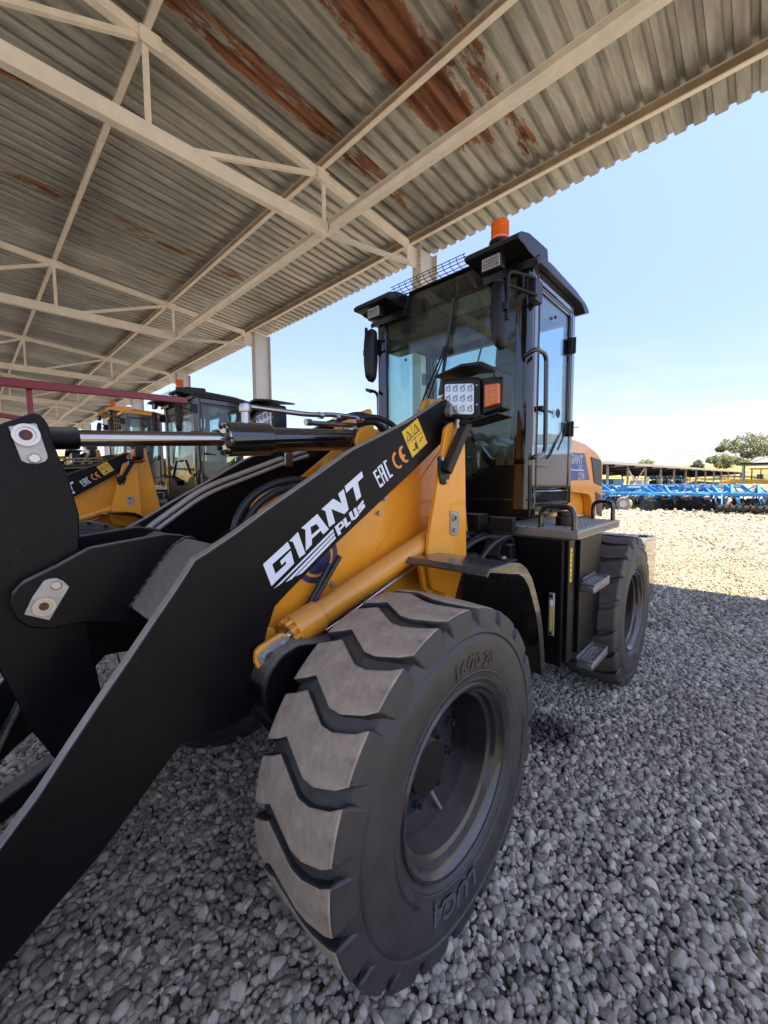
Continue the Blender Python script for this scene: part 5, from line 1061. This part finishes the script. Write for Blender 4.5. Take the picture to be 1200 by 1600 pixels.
for L_ in (L2, L3):
    for c in find(L_, 'lamp_pod', []):
        if L_ is L3: c.data = c.data.copy(); c.data.materials.clear(); c.data.materials.append(ORANGE)

# ------------------------------------------------------------------ red steel frame between the first two bays
rfm_ = empty('red_steel_frame', (-4.0, 0, 0), 'dark red steel beam frame standing between the nearest loader and the next', 'steel frame')
ORG = Vector((-4.0, 0, 0))
pL, pR = Vector((-3.8, .214, 2.158)), Vector((-4.9, 1.822, 2.423)); dv = (pR-pL).normalized()
MB().beam(pL-dv*1.9, pR, .05, .062).build('top_beam', RED, rfm_, bevel=.006)
pp_ = pL+dv*.21; MB().beam((pp_.x, pp_.y, 0), (pp_.x-.02, pp_.y-.02, pp_.z-.031), .03, .035, up=(0, 1, 0)).build('post', RED, rfm_, bevel=.004)
p2_ = pL-dv*1.7; MB().beam((p2_.x, p2_.y, 0), (p2_.x, p2_.y, p2_.z-.031), .03, .035, up=(0, 1, 0)).build('post', RED, rfm_, bevel=.004)
MB().beam((p2_.x, p2_.y+.02, 1.93), (pp_.x, pp_.y-.02, 1.93), .03, .03).build('rail', RED, rfm_, bevel=.004)
for q in (pp_, p2_): B(q.x-.3, q.x+.3, q.y-.05, q.y+.05, -.03, .06).build('foot', RED, rfm_, bevel=.006)
ORG = Vector((0, 0, 0))

# ------------------------------------------------------------------ second open shed across the yard
U = Vector((.128, .992, 0)); V = Vector((-.992, .128, 0)); A0 = Vector((-11.72, 46.4, 0))
def fs_(a, b, z): p = A0+U*a+V*b; return (p.x, p.y, z)
fsh = empty('far_shed', A0, 'low grey open-fronted shed on steel posts across the yard', 'shed')
ORG = A0.copy()
def slab(a0, a1, b0, b1, z00, z01, t):
    m = MB(); vs = []
    for z_ in (0, t):
        for a, b_, z in ((a0, b0, z00), (a1, b0, z00), (a1, b1, z01), (a0, b1, z01)): vs.append(fs_(a, b_, z+z_))
    return m.add(vs, [(3, 2, 1, 0), (4, 5, 6, 7), (0, 1, 5, 4), (1, 2, 6, 5), (2, 3, 7, 6), (3, 0, 4, 7)])
slab(-20, 74, -.8, 9, 3.34, 2.62, .05).build('roof', GREYROOF, fsh)
slab(-20, 74, -.86, -.81, 3.27, 3.27, .28).build('fascia', GREYROOF, fsh)
for k in range(-3, 13):
    a = 5.55*k
    m = MB().beam(fs_(a, 0, 0), fs_(a, 0, 3.28), .2, .2, up=(1, 0, 0)); m.build('post', GREYROOF, fsh)
    MB().beam(fs_(a, 8.6, 0), fs_(a, 8.6, 2.62), .16, .16, up=(1, 0, 0)).build('rear_post', DARK, fsh)
    MB().beam(fs_(a, -.7, 3.18), fs_(a, 8.8, 2.48), .12, .22).build('rafter', DARK, fsh)
for b_ in (1.6, 3.4, 5.2, 7.0): MB().beam(fs_(-20, b_, 3.22-.0735*b_), fs_(74, b_, 3.22-.0735*b_), .08, .1).build('purlin', DARK, fsh)
for a in (5.55,):
    MB().beam(fs_(a+.2, .05, .1), fs_(a+5.3, .05, 3.1), .1, .1).build('brace', CREAM2, fsh)
    MB().beam(fs_(a+.2, .18, 3.1), fs_(a+5.3, .18, .1), .1, .1).build('brace', CREAM2, fsh)
ORG = Vector((0, 0, 0))
def local(a, b): p = A0+U*a+V*b; return p
def seeder(a, b, m1, m2, label, w=3.2, name='seed_drill'):
    p = local(a, b); r = empty(name, p, label, 'farm implement'); r.rotation_euler = (0, 0, math.atan2(U.y, U.x))
    MB().prism('X', [(-.55, 1.0), (.55, 1.0), (.7, 1.75), (-.7, 1.75)], -w/2, w/2).build('hopper', m1, r, bevel=.03)
    B(-w/2-.1, w/2+.1, -.7, .7, 1.76, 1.83).build('lid', m1, r)
    f = MB(); f.box(-w/2, w/2, -.65, -.55, .62, .74); f.box(-w/2, w/2, .55, .65, .62, .74); f.box(-.07, .07, -1.8, .6, .66, .78)
    f.each('frame_beam', m2, r)
    for k in range(8): MB().tube([(-w/2+.2+k*(w-.4)/7, .3, 1.0), (-w/2+.2+k*(w-.4)/7, .7, .5), (-w/2+.2+k*(w-.4)/7, .8, .05)], .035, 6).build('tine', DARK, r)
    for x in (-w/2-.25, w/2+.25): MB().cyl((x-.11, 0, .45), (x+.11, 0, .45), .45, 20).build('wheel', TANTYRE, r, bevel=.04)
seeder(3.2, 3.2, RED, RED, 'red seed drill stored under the far shed')
seeder(8.4, 2.6, BLUE, BLUE, 'blue seed drill stored under the far shed beside the red one')
seeder(-3.0, 3.0, BLUE, BLUE, 'blue seed drill in the far shed, partly behind the loader hood', w=4)
for i, (a, b, lab) in enumerate(((13.3, 1.6, 'left white bulk bag under the far shed'), (15.4, 1.8, 'right white bulk bag under the far shed'))):
    p = local(a, b); g = empty('bulk_bag', p, lab, 'bag', 'white bulk bags under the far shed'); g.rotation_euler = (0, 0, .3*i)
    MB().prism('Z', rounded([(-.75, -.7), (.75, -.7), (.75, .7), (-.75, .7)], .25), .02, 1.65).build('bag', BAG, g, bevel=.18, seg=4)
    for x in (-.5, .5): MB().tube([(x, -.45, 1.55), (x, -.3, 1.85), (x, .3, 1.85), (x, .45, 1.55)], .03, 6).build('lifting_loop', BAG, g)
for a, b, w in ((22.5, 2.2, 3.5), (28.5, 2.5, 3.8), (35, 2.4, 4)):
    p = local(a, b); r = empty('storage_rack', p, {22.5: 'dark steel rack under the far shed, nearest to the white bags', 28.5: 'dark steel rack under the far shed, middle one of three', 35: 'dark steel rack under the far shed, farthest one'}[a], 'rack'); r.rotation_euler = (0, 0, math.atan2(U.y, U.x))
    for x in (-w/2, 0, w/2):
        for y in (-.5, .5): MB().box(x-.05, x+.05, y-.05, y+.05, 0, 2.2).build('upright', DARK, r)
    for z in (.4, 1.1, 1.8):
        B(-w/2-.06, w/2+.06, -.56, .56, z, z+.06).build('shelf', DARK, r)
        for k in range(3): x = -w/2+.5+k*(w-1)/2; MB().box(x-.4, x+.4, -.4, .4, z+.061, z+.45+.1*((k*7+int(a)) % 3)).build('load', [DISC, GREYROOF, BLUE][(k+int(z*3)) % 3], r, bevel=.03)

# ------------------------------------------------------------------ pale panel fence, canopy and digger at the right
F0, F1 = Vector((-6.3, 56.2, 0)), Vector((5.2, 67.1, 0)); fd = (F1-F0).normalized(); nP = 8; st = (F1-F0).length/nP
fe = empty('panel_fence', F0, 'pale concrete panel fence behind the blue harrows', 'fence'); ORG = F0.copy()
for k in range(nP+1):
    p = F0+fd*st*k; MB().beam((p.x, p.y, -.05), (p.x, p.y, 1.22), .2, .2, up=fd).build('post', CONC, fe, bevel=.015)
    if k < nP:
        for j in range(3): MB().beam((p+fd*.1)+Vector((0, 0, .2+.385*j)), (p+fd*(st-.1))+Vector((0, 0, .2+.385*j)), .07, .36).build('panel', CONC, fe, bevel=.015)
ORG = Vector((-1.0, 66.5, 0))
cn_ = empty('dark_canopy', (-1.0, 66.5, 0), 'dark flat canopy over the yellow digger at the right edge', 'canopy')
B(-1.9, 7, 63.5, 70, 3.42, 3.62).build('roof', DARK, cn_)
for x, y in ((-1.6, 64), (6.5, 64), (-1.6, 69.5), (6.5, 69.5)): B(x-.08, x+.08, y-.08, y+.08, 0, 3.42).build('post', GREYROOF, cn_)
ORG = Vector((-1.1, 65.5, 0))
dg_ = empty('yellow_digger', (-1.1, 65.5, 0), 'yellow digger with a glazed cab behind the pale fence', 'digger')
P('Y', rounded([(-3.6, .95), (-1.9, .95), (.9, .95), (.9, 1.6), (-1.0, 1.7), (-1.3, 1.75), (-3.3, 1.65), (-3.6, 1.5)], .08), 65, 66.8).build('body', YELMACH, dg_, bevel=.06)
for (x, y) in ((-2.4, 64.9), (.3, 64.9), (-2.4, 66.9), (.3, 66.9)): MB().cyl((x, y-.2, .6), (x, y+.2, .6), .6, 24).build('wheel', RUBBER, dg_, bevel=.06)
cbx = B(-.85, .75, 65.15, 66.65, 1.7, 2.85).build('cab', GLASS_S, dg_)
for x in (-.85, -.05, .75):
    for y in (65.15, 66.65): B(x-.05, x+.05, y-.05, y+.05, 1.7, 2.86).build('cab_post', SATIN, cbx)
P('Y', rounded([(-1.1, 2.86), (1.0, 2.86), (.95, 3.02), (-1.0, 3.05)], .05), 65, 66.8).build('cab_roof', YELMACH, cbx, bevel=.03)
B(-.4, .2, 65.6, 66.2, 1.71, 2.3).build('seat', FABRIC, cbx, bevel=.08)
MB().beam((.9, 65.9, 1.3), (2.2, 65.9, 2.1), .3, .3).build('boom', YELMACH, dg_, bevel=.03)
ORG = Vector((0, 0, 0))

# ------------------------------------------------------------------ blue disc harrows parked in a row in the sun
def harrow():
    r = empty('disc_harrow', (0, 0, 0), '', 'disc harrow', 'blue disc harrows parked in the yard')
    fr = MB()
    for y in (-.75, .05, .85): fr.box(-1.75, 1.75, y-.075, y+.075, .80, .95)
    for x in (-1.55, -.55, .55, 1.55): fr.box(x-.06, x+.06, -1.15, 1.25, .805, .945) if False else fr.box(x-.06, x+.06, -.674, -.026, .81, .94)
    for x in (-1.55, -.55, .55, 1.55): fr.box(x-.06, x+.06, .126, .774, .81, .94)
    fr.each('frame_beam', BLUE, r, bevel=.012)
    for x in (-.95, .25, 1.15):
        br = MB().prism('X', [(-.9, .95), (-.55, .95), (-.25, 1.12), (.35, 1.14), (.62, .95), (.9, .95), (.55, 1.34), (-.35, 1.31)], x-.05, x+.05).build('arched_plate', BLUE, r, bevel=.01)
        MB().prism('X', [(-.28, 1.17), (.3, 1.18), (.22, 1.28), (-.3, 1.27)], x-.056, x+.056).build('sticker', WRIM, br)
    for y, an in ((-.75, .18), (.85, -.18)):
        for k in range(9):
            x = -1.6+.4*k
            d = MB().lathe([(0, .02), (.16, .0), (.30, -.045), (.305, -.04), (.165, .012), (0, .03)], (0, 0, 0), 'X', 16).build('disc', DISC, r, smooth=40)
            d.location = (x, y, .30); d.rotation_euler = (0, .0, an)
            if k % 2 == 0: MB().tube([(x+.1, y, .80), (x+.12, y+.1, .6), (x+.06, y+.12, .42), (x, y, .32)], .03, 6).build('spring_arm', BLUE, r)
        MB().cyl((-1.75, y, .30), (1.75, y, .30), .03, 8).build('gang_axle', DISC, r)
    for x in (-1.25, 1.25):
        w = MB().lathe([(.18, -.11), (.30, -.13), (.36, -.09), (.37, 0), (.36, .09), (.30, .13), (.18, .11)], (x, .35, .36), 'X', 24).build('wheel', TANTYRE, r, smooth=40)
        MB().lathe([(0, -.05), (.10, -.04), (.17, -.10), (.185, -.10), (.185, .10), (.17, .10), (.1, .04), (0, .05)], (x, .35, .36), 'X', 20).build('rim', WRIM, w, smooth=40)
        MB().beam((x+.18, .35, .36), (x+.18, .1, .86), .06, .08).build('wheel_arm', BLUE, r)
    ro = MB().cyl((-1.7, 1.45, .27), (1.7, 1.45, .27), .16, 12).build('roller', DISC, r)
    tt = MB()
    for k in range(16):
        for j in range(9):
            a = 2*math.pi*(j+.5*(k % 2))/9; tt.beam((-1.65+.22*k, 1.45+.15*math.cos(a), .27+.15*math.sin(a)), (-1.65+.22*k, 1.45+.27*math.cos(a), .27+.27*math.sin(a)), .05, .05)
    tt.build('roller_teeth', DISC, ro)['kind'] = 'stuff'
    for x in (-1.5, 1.5): MB().beam((x, .93, .86), (x, 1.45, .40), .05, .1).build('roller_arm', BLUE, r)
    MB().prism('Z', [(-.5, -.83), (.5, -.83), (.09, -2.2), (-.09, -2.2)], .80, .92).build('drawbar', BLUE, r, bevel=.01)
    MB().tube(spline([(-.2, -1.6, .95), (.2, -.8, 1.25), (.5, 0, 1.15), (.7, .6, 1.0)]), .025, 6).build('hydraulic_hose', HOSE, r)
    return r
h0 = harrow(); km = kid_map()
spots = [(-4.6, 24.4, 1.50, 'leftmost blue disc harrow, by the loader hood'), (-2.9, 25.3, .55, 'blue disc harrow with dark discs towards us, second from the left'), (-1.75, 27.6, .75, 'blue disc harrow set back, third from the left'),
         (.15, 24.9, .08, 'blue disc harrow with the spiked roller in front, at the right edge'), (-7.6, 27.5, 1.2, 'blue disc harrow almost hidden behind the loader hood'), (1.6, 29.0, .4, 'blue disc harrow behind the right-hand one'), (-4.2, 30.2, .9, 'blue disc harrow in the back row of the harrows')]
for i, (x, y, a, lab) in enumerate(spots):
    o = h0 if i == 0 else copy_tree(h0, km)
    o.location = (x, y, -.02); o.rotation_euler = (0, 0, a+ (math.pi if i == 3 else 0)); o['label'] = lab

# ------------------------------------------------------------------ machines farther along the row, outside the picture but mirrored in the gloss paint
gt = empty('grain_trailer', (6.2, 20.5, 0), 'tall grain trailer with blue tarpaulin parked to the right of the harrows', 'trailer'); ORG = Vector((6.2, 20.5, 0))
P('X', [(19.2, 1.3), (21.8, 1.3), (22.0, 2.7), (19.0, 2.7)], 3.6, 8.8).build('box', CREAM2, gt, bevel=.03)
P('X', [(18.98, 2.705), (22.02, 2.705), (21.6, 3.3), (20.5, 3.5), (19.4, 3.3)], 3.55, 8.85).build('tarpaulin', BLUE, gt, bevel=.05)
B(3.5, 8.9, 19.9, 21.1, .9, 1.28).build('chassis', DISC, gt)
for x in (5.2, 6.5):
    for y in (19.4, 21.6): MB().cyl((x, y-.18, .5), (x, y+.18, .5), .5, 24).build('wheel', RUBBER, gt, bevel=.05)
ORG = Vector((0, 0, 0))
for i, (x, y, a, lab) in enumerate(((4.2, 26.5, .2, 'blue disc harrow beyond the right edge, beside the trailer'), (10.5, 25.5, -.2, 'blue disc harrow right of the trailer'))):
    o = copy_tree(h0, km); o.location = (x, y, -.02); o.rotation_euler = (0, 0, a); o['label'] = lab

# ------------------------------------------------------------------ trees beyond the far shed
def tree(name, base, h, clumps, leaf, label, n_leaf=900, lsz=.22, trunk_r=.22, fork=.4):
    r = empty(name, base, label, 'tree', 'trees beyond the far shed')
    rnd = random.Random(sum(map(ord, label)))
    t = MB(); top = Vector((rnd.uniform(-.3, .3), rnd.uniform(-.3, .3), h*fork))
    t.tube(spline([(0, 0, -.3), (top.x*.3, top.y*.6, h*fork*.5), top], 4), [trunk_r*(1-.45*i/8) for i in range(9)], 8)
    for (cx, cy, cz, rx, rz) in clumps:
        e = Vector((cx, cy, cz)); m_ = (top+e)/2+Vector((rnd.uniform(-.3, .3), rnd.uniform(-.3, .3), -.2))
        pts = spline([top*.96, m_, e], 4); t.tube(pts, [trunk_r*.5*(1-.85*i/(len(pts)-1)) for i in range(len(pts))], 6)
        for q in range(4):
            d = Vector((rnd.gauss(0, 1), rnd.gauss(0, 1), rnd.gauss(0, .7))).normalized(); f = e+Vector((d.x*rx*.8, d.y*rx*.8, d.z*rz*.8)); t.tube([m_.lerp(e, .6), e.lerp(f, .5), f], [trunk_r*.16, trunk_r*.1, trunk_r*.03], 5)
    t.build('trunk', BARK, r, smooth=60); 
    c = MB(); vs = []; fs = []
    for (cx, cy, cz, rx, rz) in clumps:
        for k in range(int(n_leaf/len(clumps))):
            while True:
                p = Vector((rnd.uniform(-1, 1), rnd.uniform(-1, 1), rnd.uniform(-1, 1)))
                if .25 < p.length < 1 and math.sin(p.x*5+cx)+math.sin(p.y*6+cz)+math.sin(p.z*7) > -1.1: break
            q = Vector((cx+p.x*rx, cy+p.y*rx, cz+p.z*rz)); u = Vector((rnd.gauss(0, 1), rnd.gauss(0, 1), rnd.gauss(0, 1))).normalized(); v = u.orthogonal().normalized(); s_ = lsz*rnd.uniform(.5, 1.4); o_ = len(vs)
            vs += [q-u*s_, q+v*s_*.5, q+u*s_, q-v*s_*.5]; fs.append((o_, o_+1, o_+2, o_+3))
    c.add(vs, fs); c.build('crown', leaf, r); return r
B3 = Vector((-3.4, 129, 0))
tree('tree', B3, 13.5, [(0.3, .2, 11.2, 2.8, 1.9), (-2.7, .5, 10.5, 2.2, 1.5), (2.6, -.4, 10.9, 2.7, 1.9), (4.6, .6, 9.4, 2.3, 1.7), (-1.0, -.8, 9.4, 2.0, 1.2), (2.9, .3, 8.5, 2.2, 1.4), (-4.2, .3, 9.4, 1.1, .8), (5.6, -.6, 7.6, 1.6, 1.0), (.9, .9, 7.8, 1.5, .9)], LEAF, 'tall airy tree with umbrella crown at the right edge', 4600, .24, .26, .42)
tree('tree', Vector((-7.0, 124, 0)), 8.5, [(0, 0, 7.0, 1.9, 1.0), (-1.8, .3, 6.6, 1.3, .9), (1.9, .3, 6.4, 1.7, 1.0), (3.6, 0, 5.9, 1.5, .9), (.4, .5, 5.4, 1.9, .9)], LEAF, 'lower spreading tree left of the tall one', 2400, .23, .2, .4)
tree('tree', Vector((-11.3, 122, 0)), 6, [(0, 0, 5.9, .95, .8), (.7, .2, 5.2, .8, .7), (-.6, 0, 5.1, .8, .6)], LEAF2, 'small round dark tree peeping over the far shed roof', 700, .22, .12, .5)
tree('tree', Vector((-22.5, 125, 0)), 7, [(0, 0, 6.9, 1.3, .8), (1.2, 0, 6.4, 1.0, .7), (-1.1, 0, 6.3, .9, .7)], LEAF, 'faint small tree over the left part of the far shed roof', 420, .2, .12, .5)
# power line on the horizon
for z in (9.2, 10.3):
    w = MB().tube([(-60, 150, z+.6), (-20, 150, z), (15, 150, z+.5)], .035, 5).build('overhead_wire', DARK)
    tag(w, 'lower thin wire crossing the sky above the far shed' if z < 10 else 'upper thin wire crossing the sky above the far shed', 'wire', 'overhead wires')
print('done', len(bpy.data.objects))
